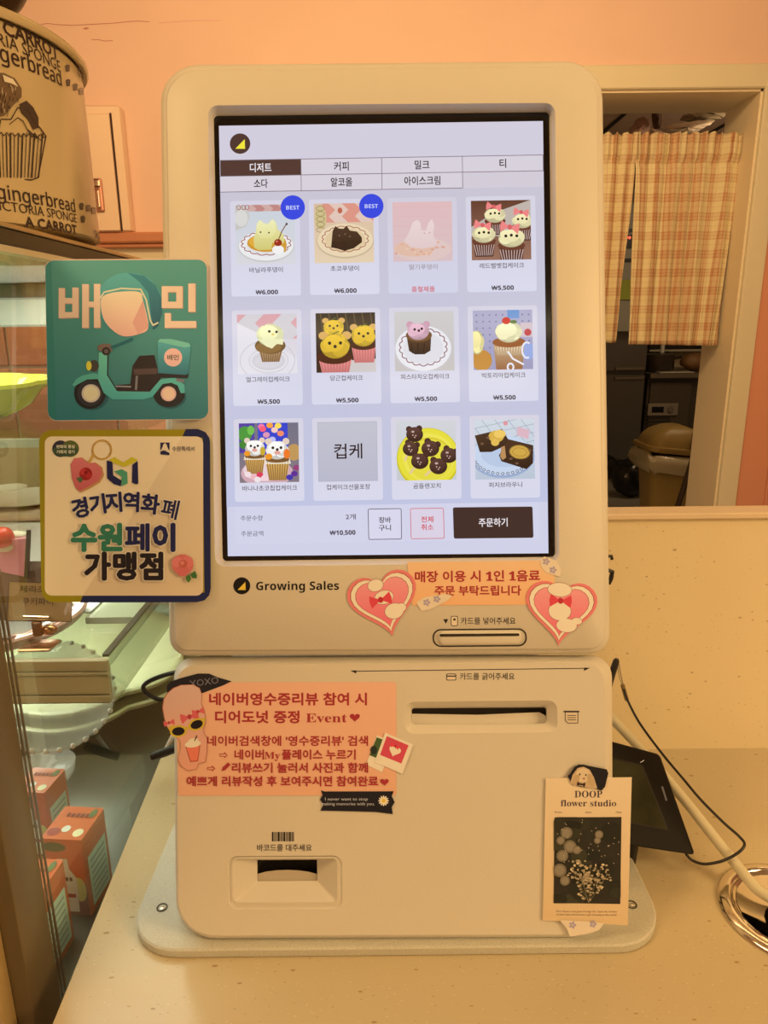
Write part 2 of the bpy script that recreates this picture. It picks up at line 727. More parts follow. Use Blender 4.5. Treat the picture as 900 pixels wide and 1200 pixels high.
# ---- the menu pictures: each a little flat picture in a 100 x 100 frame
def plate(k, cx, cy, rx, ry, c1, c2, ringc=None, wav=0):
    k.ell(cx, cy + 1.5, rx + 1.5, ry + 1.5, tuple(int(q * 0.86) for q in c1), n=30)
    k.ell(cx, cy, rx, ry, c1, n=30)
    k.ell(cx, cy, rx * 0.72, ry * 0.72, c2, n=30)
    if ringc:
        k.ring(cx, cy, rx * 0.76, ry * 0.78, 1.2, ringc, n=72, wav=wav, amp=0.09)


def liner(k, x0, x1, x2, x3, y0, y1, c1, c2, n=9):
    """pleated paper cup: top x0..x1 at y0, bottom x2..x3 at y1"""
    k.poly([(x0, y0), (x1, y0), (x3, y1), (x2, y1)], (c1, tuple(int(q * 0.8) for q in c1)))
    for i in range(n):
        t = (i + 0.5) / n
        k.line([(x0 + (x1 - x0) * t, y0), (x2 + (x3 - x2) * t, y1)], (x1 - x0) / n * 0.42, c2)


def dots(k, pts, r=2.2, c=(30, 22, 24)):
    for x, y in pts:
        k.ell(x, y, r, r, c, n=10)


def checker(k, x0, y0, x1, y1, base, c1, n=4, s=20):
    k.rect(x0, y0, x1, y1, base)
    i = 0
    y = y0
    while y < y1 + s:
        x = x0 + (s / 2 if i % 2 else 0)
        while x < x1 + s:
            if (i + int(x / s)) % 2 == 0:
                P = clip_poly([(x, y - s / 2), (x + s / 2, y), (x, y + s / 2), (x - s / 2, y)], (x0, y0, x1, y1))
                if P:
                    k.poly(P, c1)
            x += s
        y += s / 2
        i += 1


def swirl(k, cx, cy, rx, ry, c, seed=1):
    rnd = random.Random(seed)
    k.ell(cx, cy + 2, rx, ry, tuple(int(q * 0.82) for q in c))
    for i in range(12):
        a = rnd.uniform(0, 2 * pi)
        g = rnd.uniform(0.88, 1.06)
        k.ell(cx + rx * 0.58 * cos(a), cy + ry * 0.54 * sin(a), rx * 0.46, ry * 0.46, tuple(min(255, int(q * g)) for q in c), n=14)
    k.ell(cx - rx * 0.1, cy - ry * 0.15, rx * 0.72, ry * 0.7, (tuple(min(255, int(q * 1.08)) for q in c), c))


def pic1(k):
    k.rect(0, 0, 100, 100, ((198, 208, 218), (214, 214, 222)))
    checker(k, 22, 0, 100, 11, (205, 170, 165), (190, 135, 130), s=14)
    k.poly([(0, 0), (20, 0), (24, 20), (18, 36), (0, 43)], (198, 196, 194))
    k.ell(10, 22, 11, 14, (214, 214, 212))
    for x in (6, 14, 20):
        k.ring(x, 4, 3, 4, 1, (160, 70, 70), n=10)
    plate(k, 51, 69, 46, 25, (232, 233, 236), (222, 222, 226))
    k.ring(51, 65, 38, 18, 1.3, (150, 60, 50), n=80, wav=16, amp=0.12)
    k.ell(52, 64, 33, 15.5, (205, 150, 45))
    k.ell(50, 62, 28, 12, (224, 170, 62))
    k.poly([(31, 72), (30, 56), (34, 46), (36, 32), (41, 25), (48, 31), (55, 32), (62, 24), (68, 30), (71, 42), (80, 50), (82, 62), (76, 72), (55, 76), (38, 76)], ((232, 230, 170), (208, 200, 118)))
    k.poly([(35, 46), (36, 33), (41, 26), (48, 32), (56, 33), (62, 25), (67, 31), (68, 46), (60, 56), (42, 56)], ((238, 238, 186), (224, 220, 150)))
    dots(k, [(42, 46), (56, 47)], 1.5, (90, 60, 40))
    k.poly([(60, 72), (62, 64), (86, 66), (84, 80), (64, 80)], (205, 155, 60))
    k.ell(71, 76, 10, 7.5, (240, 240, 240))
    k.ell(71, 64, 6.5, 6, (150, 42, 28))
    k.ell(69, 62, 2, 1.6, (215, 120, 95), n=10)
    k.line([(72, 59), (78, 45), (85, 34)], 1.6, (110, 70, 40))
    k.ell(86, 33, 1.8, 2.2, (70, 40, 30), n=10)


def pic2(k):
    k.rect(0, 0, 100, 100, ((214, 186, 160), (226, 206, 176)))
    checker(k, 14, 0, 100, 32, (222, 196, 184), (218, 148, 132), s=22)
    k.ell(44, 12, 4, 5, (190, 100, 80))
    k.ell(11, 24, 10, 20, (205, 190, 140))
    for i in range(5):
        k.ring(11, 8 + i * 9, 7, 4, 1, (150, 130, 80), n=12)
    plate(k, 52, 62, 47, 28, (232, 212, 178), (222, 198, 160))
    k.ring(52, 60, 36, 20, 1.3, (160, 95, 75), n=80, wav=16, amp=0.1)
    k.poly([(28, 74), (31, 46), (36, 38), (41, 42), (49, 43), (55, 38), (60, 46), (72, 48), (80, 58), (80, 66), (66, 76), (50, 80), (38, 76)], ((74, 52, 38), (44, 28, 20)))
    k.poly([(30, 64), (80, 63), (70, 73), (50, 78), (30, 74)], (52, 34, 25))
    dots(k, [(42, 54), (52, 52), (60, 56)], 1.2, (140, 110, 85))


def pic3(k):
    k.rect(0, 0, 100, 100, ((222, 186, 190), (214, 190, 194)))
    for i in range(4):
        k.rect(0, 8 + i * 16, 100, 9 + i * 16, (218, 180, 184))
    k.ell(50, 80, 48, 20, (220, 196, 194))
    k.ell(36, 78, 34, 14, (222, 186, 168))
    rnd = random.Random(3)
    for i in range(26):
        k.ell(rnd.uniform(4, 86), rnd.uniform(66, 90), 2.6, 1.8, random.choice([(224, 172, 150), (230, 198, 172), (214, 160, 144)]), n=8)
    k.poly([(18, 66), (26, 54), (30, 44), (34, 34), (42, 30), (47, 36), (48, 48), (56, 48), (60, 36), (66, 29), (70, 40), (68, 56), (74, 68), (68, 76), (50, 79), (30, 76)], ((232, 212, 212), (222, 200, 200)))
    dots(k, [(53, 53), (62, 52)], 1.2, (190, 150, 150))


def cup4(k, x, y, s):
    k.poly([(x - 19 * s, y + 12 * s), (x + 19 * s, y + 12 * s), (x + 15 * s, y + 40 * s), (x - 15 * s, y + 40 * s)], ((96, 52, 38), (58, 28, 24)))
    for i in range(9):
        t = (i + 0.5) / 9
        k.line([(x + (-19 + 38 * t) * s, y + 20 * s), (x + (-14 + 28 * t) * s, y + 38 * s)], 1.3 * s, (200, 175, 170))
    k.ell(x, y + 14 * s, 20 * s, 7 * s, (104, 58, 44))
    swirl(k, x, y + 2 * s, 19 * s, 13 * s, (232, 224, 176), seed=int(x))
    dots(k, [(x - 8 * s, y), (x, y - 1 * s), (x + 8 * s, y)], 2.3 * s)
    k.bow(x - 2 * s, y - 13 * s, 26 * s, (236, 132, 132), (214, 96, 100), 10)


def pic4(k):
    k.rect(0, 0, 100, 100, ((96, 58, 44), (150, 110, 92)))
    k.poly([(40, 20), (100, 0), (100, 60), (0, 60), (0, 44)], (190, 180, 172))
    cup4(k, 40, 22, 0.9)
    cup4(k, 86, 32, 0.9)
    cup4(k, 21, 54, 1.0)
    cup4(k, 67, 60, 1.15)


def pic5(k):
    k.rect(0, 0, 100, 100, ((205, 200, 214), (226, 222, 232)))
    checker(k, 0, 0, 100, 42, (206, 204, 212), (214, 160, 170), s=30)
    k.poly([(0, 14), (40, 34), (100, 76), (100, 100), (0, 100)], (226, 224, 234))
    k.ring(50, 78, 46, 34, 1.2, (196, 196, 204))
    k.ell(52, 78, 34, 22, (214, 212, 220))
    k.ring(52, 78, 30, 18, 1.4, (236, 236, 242))
    k.ring(52, 79, 25, 13, 1.0, (200, 198, 206))
    liner(k, 36, 76, 41, 70, 60, 80, (190, 160, 120), (128, 92, 58))
    k.ell(55, 53, 26, 14, (112, 84, 44))
    k.ell(52, 56, 22, 10, (138, 104, 58))
    swirl(k, 55, 34, 22, 18, (236, 238, 186), 5)
    k.poly([(34, 42), (78, 42), (76, 52), (66, 50), (58, 58), (48, 54), (42, 48)], (236, 236, 190))
    dots(k, [(54, 29), (66, 30)], 2.4)
    k.ell(60, 34, 2.6, 1.8, (226, 196, 90), n=10)


def bear6(k, x, y, s, yel=(222, 184, 52)):
    for sg in (-1, 1):
        k.ell(x + sg * 17 * s, y - 14 * s, 7 * s, 6 * s, (214, 170, 96))
    swirl(k, x, y, 21 * s, 18 * s, yel, int(x + y))
    dots(k, [(x - 8 * s, y - 3 * s), (x + 8 * s, y - 3 * s), (x, y + 2 * s)], 2.5 * s)
    k.line([(x - 4 * s, y - 16 * s), (x + 6 * s, y - 20 * s)], 1.4 * s, (90, 110, 40))


def pic6(k):
    k.rect(0, 0, 100, 100, ((38, 28, 22), (60, 40, 30)))
    for i in range(7):
        k.line([(8 + i * 14, 0), (12 + i * 14, 30)], 2, (84, 70, 50))
    k.poly([(55, 80), (100, 78), (100, 100), (55, 100)], (206, 200, 200))
    k.ell(30, 38, 22, 8, (70, 40, 26))
    bear6(k, 30, 24, 0.8)
    liner(k, 60, 100, 64, 97, 58, 84, (236, 150, 146), (206, 110, 110), 8)
    k.ell(80, 54, 23, 9, (70, 34, 20))
    bear6(k, 80, 38, 0.95)
    liner(k, 4, 60, 10, 54, 76, 104, (238, 156, 150), (206, 112, 112), 10)
    k.ell(31, 74, 30, 12, (74, 36, 22))
    bear6(k, 32, 54, 1.15)


def pic7(k):
    k.rect(0, 0, 100, 100, ((206, 204, 206), (196, 192, 192)))
    plate(k, 48, 62, 47, 38, (232, 232, 238), (222, 222, 230))
    k.ring(48, 60, 37, 29, 1.4, (120, 50, 66), n=90, wav=18, amp=0.1)
    k.poly([(20, 38), (62, 36), (60, 66), (50, 72), (34, 72), (24, 66)], ((96, 66, 44), (46, 30, 26)))
    k.ell(41, 40, 22, 11, (118, 84, 48))
    for i in range(3):
        k.line([(28 + i * 11, 54), (30 + i * 9, 70)], 1.4, (30, 18, 16))
    for sg in (-1, 1):
        k.ell(40 + sg * 14, 22, 6, 6, (206, 160, 180))
    swirl(k, 40, 32, 18, 14, (222, 180, 198), 7)
    dots(k, [(34, 30), (46, 29), (41, 32)], 2.2)


def pic8(k):
    k.rect(0, 0, 100, 100, ((172, 172, 204), (156, 154, 190)))
    for i in range(9):
        for j in range(7):
            k.ell(6 + i * 11, 8 + j * 11, 1.6, 1.6, (120, 120, 160), n=6)
    k.rect(58, 0, 78, 14, (104, 150, 210))
    k.rect(80, 22, 100, 46, (206, 190, 200))
    k.ell(92, 38, 6, 6, (190, 60, 70))
    k.ell(92, 70, 12, 14, (150, 170, 226))
    k.ell(14, 84, 17, 18, (196, 140, 62))
    swirl(k, 6, 52, 12, 20, (236, 226, 160), 8)
    k.poly([(34, 56), (86, 56), (82, 100), (38, 100)], ((196, 168, 128), (150, 96, 60)))
    liner(k, 36, 84, 40, 80, 62, 76, (226, 208, 176), (190, 150, 110), 10)
    k.ell(60, 54, 28, 9, (150, 88, 44))
    swirl(k, 60, 36, 22, 17, (238, 234, 190), 9)
    k.ell(56, 18, 7, 6, (206, 40, 36))
    k.ell(68, 20, 6, 3, (90, 120, 60))
    k.line([(58, 70), (66, 82), (84, 92)], 3, (238, 236, 244))
    k.ring(90, 68, 8, 13, 3, (232, 232, 244), a0=70, a1=300)
    k.ring(62, 96, 5, 6, 3, (232, 232, 244), n=12)


def bear9(k, x, y, s, side):
    liner(k, x - 19 * s, x + 19 * s, x - 14 * s, x + 14 * s, y + 20 * s, y + 50 * s, (222, 178, 96), (150, 108, 60), 9)
    for i in range(9):
        k.poly([(x + (-21 + i * 4.7) * s, y + 24 * s), (x + (-18.6 + i * 4.7) * s, y + 14 * s), (x + (-16 + i * 4.7) * s, y + 24 * s)], (232, 220, 200))
    k.ell(x, y + 17 * s, 19 * s, 5 * s, (120, 84, 44))
    for sg in (-1, 1):
        k.ell(x + sg * 14 * s, y - 12 * s, 5.5 * s, 5.5 * s, (226, 206, 190))
    swirl(k, x, y + 1 * s, 18 * s, 14 * s, (240, 238, 234), int(x))
    dots(k, [(x - 7 * s, y - 2 * s), (x + 6 * s, y - 2 * s), (x, y + 1 * s)], 2.4 * s)
    k.ell(x, y + 6 * s, 5 * s, 3 * s, (226, 160, 150))
    k.ell(x - 14 * s, y + 12 * s, 6 * s, 5 * s, (236, 150, 40))
    k.ell(x + 15 * s, y + 8 * s, 5 * s, 8 * s, side)


def pic9(k):
    k.rect(0, 0, 100, 100, ((110, 112, 132), (130, 118, 128)))
    k.rect(0, 0, 26, 50, (78, 60, 160))
    k.rect(32, 0, 82, 54, (44, 66, 204))
    for (x, y, c) in ((38, 6, (240, 120, 170)), (52, 4, (250, 160, 60)), (60, 12, (246, 200, 190)), (46, 20, (220, 150, 180)), (70, 18, (240, 140, 100)), (56, 28, (190, 190, 240)), (40, 10, (250, 90, 120)), (66, 5, (250, 220, 90))):
        k.ell(x, y, 6, 5, c, n=8)
    k.ell(10, 18, 12, 13, (70, 150, 60))
    k.ell(20, 12, 6, 8, (110, 190, 80))
    k.ell(8, 36, 8, 7, (60, 130, 50))
    k.ell(92, 50, 12, 14, (190, 150, 90))
    k.ell(46, 84, 44, 24, (206, 168, 180))
    k.ell(44, 80, 38, 18, (228, 208, 216))
    bear9(k, 26, 40, 0.9, (200, 170, 50))
    bear9(k, 64, 44, 1.05, (236, 120, 40))
    for (x, y, c) in ((14, 86, (240, 220, 224)), (24, 90, (236, 180, 190)), (34, 87, (214, 60, 90)), (42, 92, (240, 210, 220)), (30, 95, (236, 226, 230)), (92, 86, (90, 40, 150)), (84, 92, (60, 50, 170)), (96, 76, (150, 60, 120))):
        k.ell(x, y, 6, 5, c, n=8)


def pic10(k):
    k.rect(0, 0, 100, 100, ((192, 194, 208), (182, 184, 204)))
    for q in (((0, 0), (100, 0)), ((100, 0), (100, 100)), ((100, 100), (0, 100)), ((0, 100), (0, 0))):
        k.line(q, 1.6, (172, 174, 192))
    k.text('컵케', 51, 50, 28, (34, 26, 34), width=47, bold=0.012)


def bear11(k, x, y, s, rot=0):
    for a in (-45, 35):
        k.ell(x + 14 * s * sin(radians(a + rot)), y - 12 * s * cos(radians(a + rot)), 5.5 * s, 5.5 * s, (64, 38, 34))
    k.ell(x, y + 1, 15 * s, 13.5 * s, (48, 27, 26))
    k.ell(x - 1, y - 1, 13 * s, 11 * s, ((88, 56, 50), (52, 30, 28)))
    k.ell(x - 3 * s, y - 4 * s, 3 * s, 2 * s, (190, 165, 160), n=8)
    dots(k, [(x - 3 * s, y + 2 * s), (x + 2 * s, y + 3 * s), (x, y + 6 * s)], 1.1, (225, 190, 180))


def pic11(k):
    k.rect(0, 0, 100, 100, ((206, 210, 216), (196, 202, 208)))
    k.ell(53, 64, 53, 52, (206, 196, 40), n=36)
    k.ell(53, 62, 51, 49, (228, 220, 60), n=36)
    k.ell(54, 62, 43, 41, (234, 226, 84), n=36)
    k.ell(56, 64, 38, 36, (214, 200, 46), n=36)
    k.ell(56, 66, 37, 35, (226, 216, 66), n=36)
    for a, c in (((14, 66), (20, 52)), ((22, 88), (34, 74)), ((48, 92), (62, 80))):
        k.line([a, c], 4, (226, 200, 150))
    for q in ((31, 22, 0.95), (24, 46, 0.9), (57, 46, 1.0), (39, 67, 0.98), (88, 58, 0.95), (70, 76, 1.0)):
        bear11(k, *q, rot=q[0] % 30)


def pic12(k):
    k.rect(0, 0, 100, 100, ((206, 216, 226), (182, 196, 214)))
    for i in range(6):
        k.line([(-10 + i * 22, 0), (20 + i * 22, 40)], 1, (160, 170, 190))
        k.line([(0, 20 + i * 14 - 20), (100, i * 14 - 20)], 1, (160, 170, 190))
    k.poly([(72, 12), (92, 18), (90, 34), (70, 26)], (218, 180, 196))
    k.ell(52, 6, 4, 4, (220, 150, 160))
    k.ell(46, 62, 54, 36, (150, 170, 206), n=36)
    k.ell(46, 60, 52, 34, (196, 212, 236), n=36)
    k.ell(48, 58, 38, 22, (182, 200, 228), n=36)
    for i in range(15):
        a = radians(160 - i * 10)
        k.ring(46 + 49 * cos(a), 60 + 31 * sin(a), 2.4, 2.2, 0.9, (60, 60, 80), n=8)
    k.poly([(0, 26), (46, 16), (60, 40), (28, 54), (8, 54)], ((74, 50, 34), (40, 26, 18)))
    k.poly([(40, 60), (56, 33), (98, 44), (97, 74), (86, 84), (44, 70)], ((70, 46, 30), (38, 24, 16)))
    k.ell(36, 28, 13, 10, (216, 176, 74))
    k.ell(42, 24, 10, 7, (236, 200, 100))
    k.ell(34, 38, 7, 6, (224, 186, 86))
    k.poly([(42, 62), (44, 46), (50, 44), (52, 64), (46, 68)], (184, 140, 90))
    k.ell(75, 55, 18, 12, (150, 116, 54), 8)
    k.ell(75, 55, 16, 10.5, (206, 166, 72), 8)
    k.ring(75, 55, 12, 7, 1.0, (168, 126, 50), rot=8)
    for p in ((12, 40), (22, 30), (60, 66), (92, 52), (70, 74)):
        k.ell(*p, 3, 2, (110, 84, 62), n=8)


menu = [('바닐라푸댕이', '₩6,000', 39, pic1, 1), ('초코푸댕이', '₩6,000', 33, pic2, 1), ('딸기푸댕이', '품절제품', 33, pic3, 0), ('레드벨벳컵케이크', '₩5,500', 52, pic4, 0),
        ('얼그레이컵케이크', '₩5,500', 51, pic5, 0), ('당근컵케이크', '₩5,500', 38, pic6, 0), ('피스타치오컵케이크', '₩5,500', 57, pic7, 0), ('빅토리아컵케이크', '₩5,500', 51, pic8, 0),
        ('바나나초코칩컵케이크', '', 64, pic9, 0), ('컵케이크선물포장', '', 51, pic10, 0), ('곰들렌꼬치', '', 32, pic11, 0), ('퍼지브라우니', '', 39, pic12, 0)]
for i, (nm, pr, wd, fn, best) in enumerate(menu):
    r_, c_ = divmod(i, 4)
    x0 = 275.5 + 92.1 * c_ + 2.15 * r_
    y0 = 240.5 + (0, 128.3, 255.7)[r_] - (1.7, 1.62, 1.3)[r_] * c_
    T = rotT(x0, y0)
    ik = sink(T, 0.0005)
    hh = 107 if r_ < 2 else 94
    ik.rrect(-6, -5, 75.5, hh if r_ < 2 else 92, 3, ((212, 210, 226), (214, 216, 236)) if nm != '딸기푸댕이' else ((208, 204, 219), (208, 210, 232)))
    fade = nm == '딸기푸댕이'
    ik.text(nm, 35, 76.5, 6.9, (150, 140, 150) if fade else (62, 54, 70), width=wd, bold=0.008)
    if pr:
        ik.text(latin(pr), 35.5 if not fade else 34.5, 102.5, 7.2 if fade else 7.0, (205, 100, 110) if fade else (50, 44, 60), width=26 if not fade else 27, bold=0.02)
    k = sink(lambda x, y, T=T: T(x * 0.697, y * 0.697), ik.l, (0, 0, 100, 100))
    fn(k)
    if best:
        k.T = T
        k.clip = None
        k.ell(67.5, 3.8, 14.3, 14.3, (46, 70, 222), n=30)
        k.text(latin('BEST'), 67.5, 3.9, 6.4, (200, 208, 250), width=15.5, bold=0.0)
    ik.mb.add(k.mb)
    ik.done('menu_card', scr, LCD)

# order bar
ik = sink(lift=0.0005)
ik.poly([(275, 594.5), (631, 588.5), (632, 632), (276, 638)], (208, 210, 234))
ik.text('주문수량', 295, 607.4, 6.6, (66, 60, 74), width=26, bold=0.0, rot=-ANG)
ik.text('주문금액', 295.5, 625.5, 6.6, (66, 60, 74), width=26, bold=0.0, rot=-ANG)
ik.text('2개', 411, 605.7, 7.2, (50, 44, 60), width=11.5, rot=-ANG)
ik.text(latin('₩10,500'), 401.5, 624.2, 7.2, (50, 44, 60), width=30, bold=0.02, rot=-ANG)
ik.done('order_bar', scr, LCD)


def button(c, fill, edge, lines, tc, wd, size):
    k = sink(lift=0.0006)
    k.poly(rquad(c, 2, 3), edge)
    k.poly(rquad(c, 2, 3, 0.8), fill)
    cx = sum(q[0] for q in c) / 4
    cy = sum(q[1] for q in c) / 4
    for j, t in enumerate(lines):
        k.text(t, cx, cy + (j - (len(lines) - 1) / 2) * 9.2, size, tc, width=wd, bold=0.02, rot=-ANG)
    k.done('menu_button', scr, LCD)


button([(431, 596.2), (470.5, 595.6), (471, 632), (431.8, 632.6)], (214, 214, 236), (70, 64, 80), ['장바', '구니'], (50, 44, 60), 14, 7.6)
button([(480.5, 595.6), (520, 595), (521, 631.2), (481.4, 631.8)], (216, 208, 228), (205, 100, 112), ['전체', '취소'], (205, 60, 70), 14, 7.6)
button([(530.7, 594.6), (624, 593.6), (625.2, 630.2), (531.8, 631.2)], (56, 40, 38), (56, 40, 38), ['주문하기'], (235, 230, 235), 33.5, 11)

# maker's name under the screen
INK = (38, 30, 24)
ik = Ink(KF, 0.0001)
ik.ell(283.3, 686.5, 10, 10, (20, 16, 14), n=30)
ik.poly([(278.5, 691.3), (287.6, 681.8), (287.9, 691.4)], (236, 178, 50))
ik.text(latin('Growing Sales'), 348.7, 686.5, 13.6, (24, 18, 14), width=97, bold=0.0, rot=-0.3)
ik.done('maker_lettering', kiosk)

# card reader slot on the upper unit
CS = [(506.5, 737), (617.5, 736), (617.8, 757.6), (507, 758.6)]
b = MB()
b.loft([lp(CS, 10, 0.2, 0.0, n=8), lp(CS, 10, 0.6, -0.0004, n=8), lp(CS, 10, 1.7, -0.0004, n=8), lp(CS, 10, 2.0, 0.0, n=8)])
b.build('slot_outline', black_matte, kiosk, 40)
b = MB()
CI = [(514.5, 740.2), (609.5, 739.4), (610, 754.5), (515, 755.3)]
b.loft([lp(CI, 6, -1.5, 0.0, n=8), lp(CI, 6, 0, -0.0011, n=8), lp(CI, 6, 1.5, -0.0016, n=8)], cap1=True)
b.build('card_slot_lip', plast, kiosk, 40)
b = MB()
CT = [(515, 743), (608.5, 742.2), (608.7, 745.2), (515.2, 746)]
b.loft([lp(CT, 1.2, 0, -0.0012, n=3), lp(CT, 1.2, 0, -0.0021, n=3)], caps=True)
b.build('card_slot', dark_slot, kiosk)
ik = Ink(KF, 0.0001)
ik.poly([(519.5, 725.6), (525.3, 725.5), (522.4, 731)], INK)
ik.poly(rquad(box4(528.4, 721.8, 536.6, 733.6), 1.6, 3), INK)
ik.poly(rquad(box4(529.2, 722.6, 535.8, 732.8), 1.2, 3), (222, 182, 124))
ik.rect(531.2, 724.6, 533.8, 727.2, INK)
ik.text('카드를 넣어주세요', 572.2, 727.8, 9.0, INK, width=64, bold=0.006)
ik.done('slot_lettering', kiosk)

# ---------------- lower unit
Lo = [(203.5, 769.5), (717, 767.5), (718.5, 1098), (206.5, 1099.5)]
LoR = [26, 26, 44, 46]
b = MB()
Lm = lambda inset, dep: [kmap(dep)(x, y) for x, y in rquad(Lo, LoR, 8, inset)]
Li = [(205.5, 778.5), (709.5, 775), (712.5, 1096), (208.5, 1097.5)]
LiR = [24, 26, 42, 44]
Lj = lambda inset, dep: [kmap(dep)(x, y) for x, y in rquad(Li, LiR, 8, inset)]
b.loft([Lm(12, 0.062), Lm(3, 0.050), Lm(0, 0.032), Lm(0, 0.016), Lm(1.5, 0.013), Lj(-2.0, 0.0085), Lj(-0.6, 0.0072), Lj(1.0, 0.006)], cap0=True)
b.build('lower_housing', plast, kiosk, 40)
# flat front with the openings of the receipt slot and the barcode scanner
RO = [(474, 822.5), (653, 820.5), (653.5, 858), (474.5, 860)]
SN = [(267, 1003.2), (401, 1002.4), (401.6, 1065), (267.6, 1065.8)]
outer = rquad(Li, LiR, 8, 1.0)
h1 = rquad(RO, 11, 5)
h2 = rquad(SN, 11, 5)
allp = outer + h1 + h2
b = MB()
b.v = [KL(x, y) for x, y in allp]
b.f = [tuple(t) for t in tessellate_polygon([[V((x, y, 0)) for x, y in q] for q in (outer, h1, h2)])]
b.build('front_panel', plast, kiosk)
# receipt slot recess
RI = [(481.5, 829.2), (640.5, 828.2), (641, 848.2), (482, 849)]
dl = lambda c, r, inset, dep, n=5: [kmap(dep)(x, y) for x, y in rquad(c, r, n, inset)]
b = MB()
b.loft([dl(RO, 11, 0, 0.006), dl(RO, 11, 1.5, 0.0066), dl(RI, 4, -1.5, 0.0105), dl(RI, 4, 0, 0.0115), dl(RI, 4, 1, 0.022)])
b.build('receipt_recess', plast, kiosk, 40)
MB().loft([dl(RI, 4, 0.5, 0.022), dl(RI, 4, 0.5, 0.026)], caps=True).build('receipt_slot', dark_slot, kiosk)
lip = [(482.5, 836.4), (560, 837.6), (632, 834.6), (640, 839), (640.5, 848), (482.5, 849)]
b = MB()
b.loft([[kmap(0.020)(*q) for q in lip], [kmap(0.0165)(*q) for q in lip]], caps=True)
b.build('receipt_lip', plast, kiosk)
# scanner recess
SG = [(274, 1007.2), (394, 1006.6), (394.4, 1056.2), (274.4, 1056.8)]
SW = [(301.5, 1007.8), (371.5, 1007.4), (371.8, 1032.2), (301.8, 1032.6)]
b = MB()
b.loft([dl(SN, 11, 0, 0.006), dl(SN, 11, 1.2, 0.0070), dl(SN, 11, 2.6, 0.0071), dl(SG, 5, -2.8, 0.0062), dl(SG, 5, -1, 0.0062), dl(SG, 4, 0, 0.0068), dl(SW, 0.6, 0, 0.0165), dl(SW, 0.6, 0, 0.026)])
b.build('scanner_recess', plast, kiosk, 30)
MB().loft([dl(SW, 0.6, -0.5, 0.026), dl(SW, 0.6, -0.5, 0.030)], caps=True).build('scanner_window', black_gloss, kiosk)
eye = [(302, 1032.4), (302, 1024), (312, 1021.3), (325, 1019.8), (337, 1019.4), (350, 1020), (362, 1021.6), (371.4, 1024.2), (371.5, 1032.2)]
MB().loft([[kmap(0.0255)(*q) for q in eye], [kmap(0.018)(*q) for q in eye]], caps=True).build('scanner_lens', mat('scanner_lens', (0.55, 0.50, 0.42), 0.3), kiosk)
# lettering of the lower unit
ik = Ink(KL, 0.0001)
ik.line([(416, 786.6), (686, 783.2)], 0.9, INK)
ik.poly([(410.5, 785.9), (417.5, 785.6), (417.5, 789.4)], INK)
ik.poly([(691.5, 782.6), (684.5, 782.4), (684.5, 786.2)], INK)
ik.poly(rquad(box4(523, 789.4, 534.6, 797.4), 1.4, 3), INK)
ik.poly(rquad(box4(523.9, 790.3, 533.7, 796.5), 0.9, 3), (222, 182, 124))
ik.rect(523.5, 791.6, 534, 793, INK)
ik.text('카드를 긁어주세요', 571, 792.8, 9.0, INK, width=64, bold=0.006)
ik.done('swipe_marks', kiosk)
ik = Ink(KL, 0.0001)
ik.rect(660.5, 833, 679, 834.8, INK)
ik.poly([(662, 835), (677.6, 835), (677.6, 847.8), (665.5, 847.8), (662, 844.6)], INK)
ik.poly([(662.9, 835), (676.7, 835), (676.7, 847), (665.9, 847), (662.9, 844.2)], (212, 172, 116))
for q in (838, 840.6, 843.2):
    ik.rect(664.8, q, 675, q + 0.8, INK)
ik.done('receipt_icon', kiosk)
ik = Ink(KL, 0.0001)
x = 318.6
for wbar, gap in ((2, .8), (1, .8), (1, 1), (2.6, .8), (1, .7), (1, .8), (2.2, 1), (1, .7), (1, .8), (2, .8), (1, .7), (1, .6)):
    ik.rect(x, 975, x + wbar, 986, INK)
    x += wbar + gap
ik.text('바코드를 대주세요', 333.3, 993.6, 9.0, INK, width=64, bold=0.006)
ik.done('scanner_marks', kiosk)

# rear stand and base plate
b = MB()
prof = [(0.455, 0.759), (0.575, 0.759), (0.585, 0.86), (0.565, 0.98), (0.530, 0.99), (0.500, 0.90)]
b.loft([[V((x, y, z)) for y, z in prof] for x in (-0.12, -0.115, 0.115, 0.12)], caps=True)
b.build('rear_stand', plast, kiosk, 30)
plate_m = mat('base_plate_steel', (0.60, 0.60, 0.54), 0.55, noise=0.10, nscale=700, bump=0.5, bscale=700)
b = MB()
pts = lambda e: [(x, y) for x, y in rrect_pts(-0.187 + e, 0.400 + e, 0.199 - e, 0.580 - e, 0.038 - e, 8)]
b.loft([[V((x, y, z)) for x, y in pts(e)] for e, z in ((0.001, ZC + 0.0003), (0, ZC + 0.001), (0, ZC + 0.0062), (0.0012, ZC + 0.0074))], caps=True)
b.build('base_plate', plate_m, kiosk, 40)
for px, py in ((190, 1063.5), (740, 1060)):
    c = on(px, py, 2, ZC + 0.0075)
    b = MB().lathe(c, [(0.0042, 0.0), (0.0040, 0.0004), (0.0026, -0.0002), (0.0001, -0.0006)], 20)
    h = b.build('screw_hole', mat('screw_hole', (0.10, 0.09, 0.07), 0.6), kiosk)
    MB().lathe(c + V((0.0005, -0.001, 0.0002)), [(0.0018, 0.0), (0.0018, 0.0007), (0.0001, 0.0010)], 12).build('screw', mat('screw', (0.7, 0.68, 0.6), 0.3, 0.8), h, 40)

# ================================================================== THE ROOM
pink = mat('pink_wall_paint', (0.90, 0.655, 0.59), 0.6, noise=0.035, nscale=3, bump=0.25, bscale=260)
cream = mat('cream_paint', (0.80, 0.76, 0.62), 0.5, bump=0.1, bscale=200)
WY, WT = 2.9, 0.27          # far wall and its thickness
DX0, DX1, DZ = 0.55, 1.405, 1.992
CEIL = 2.5


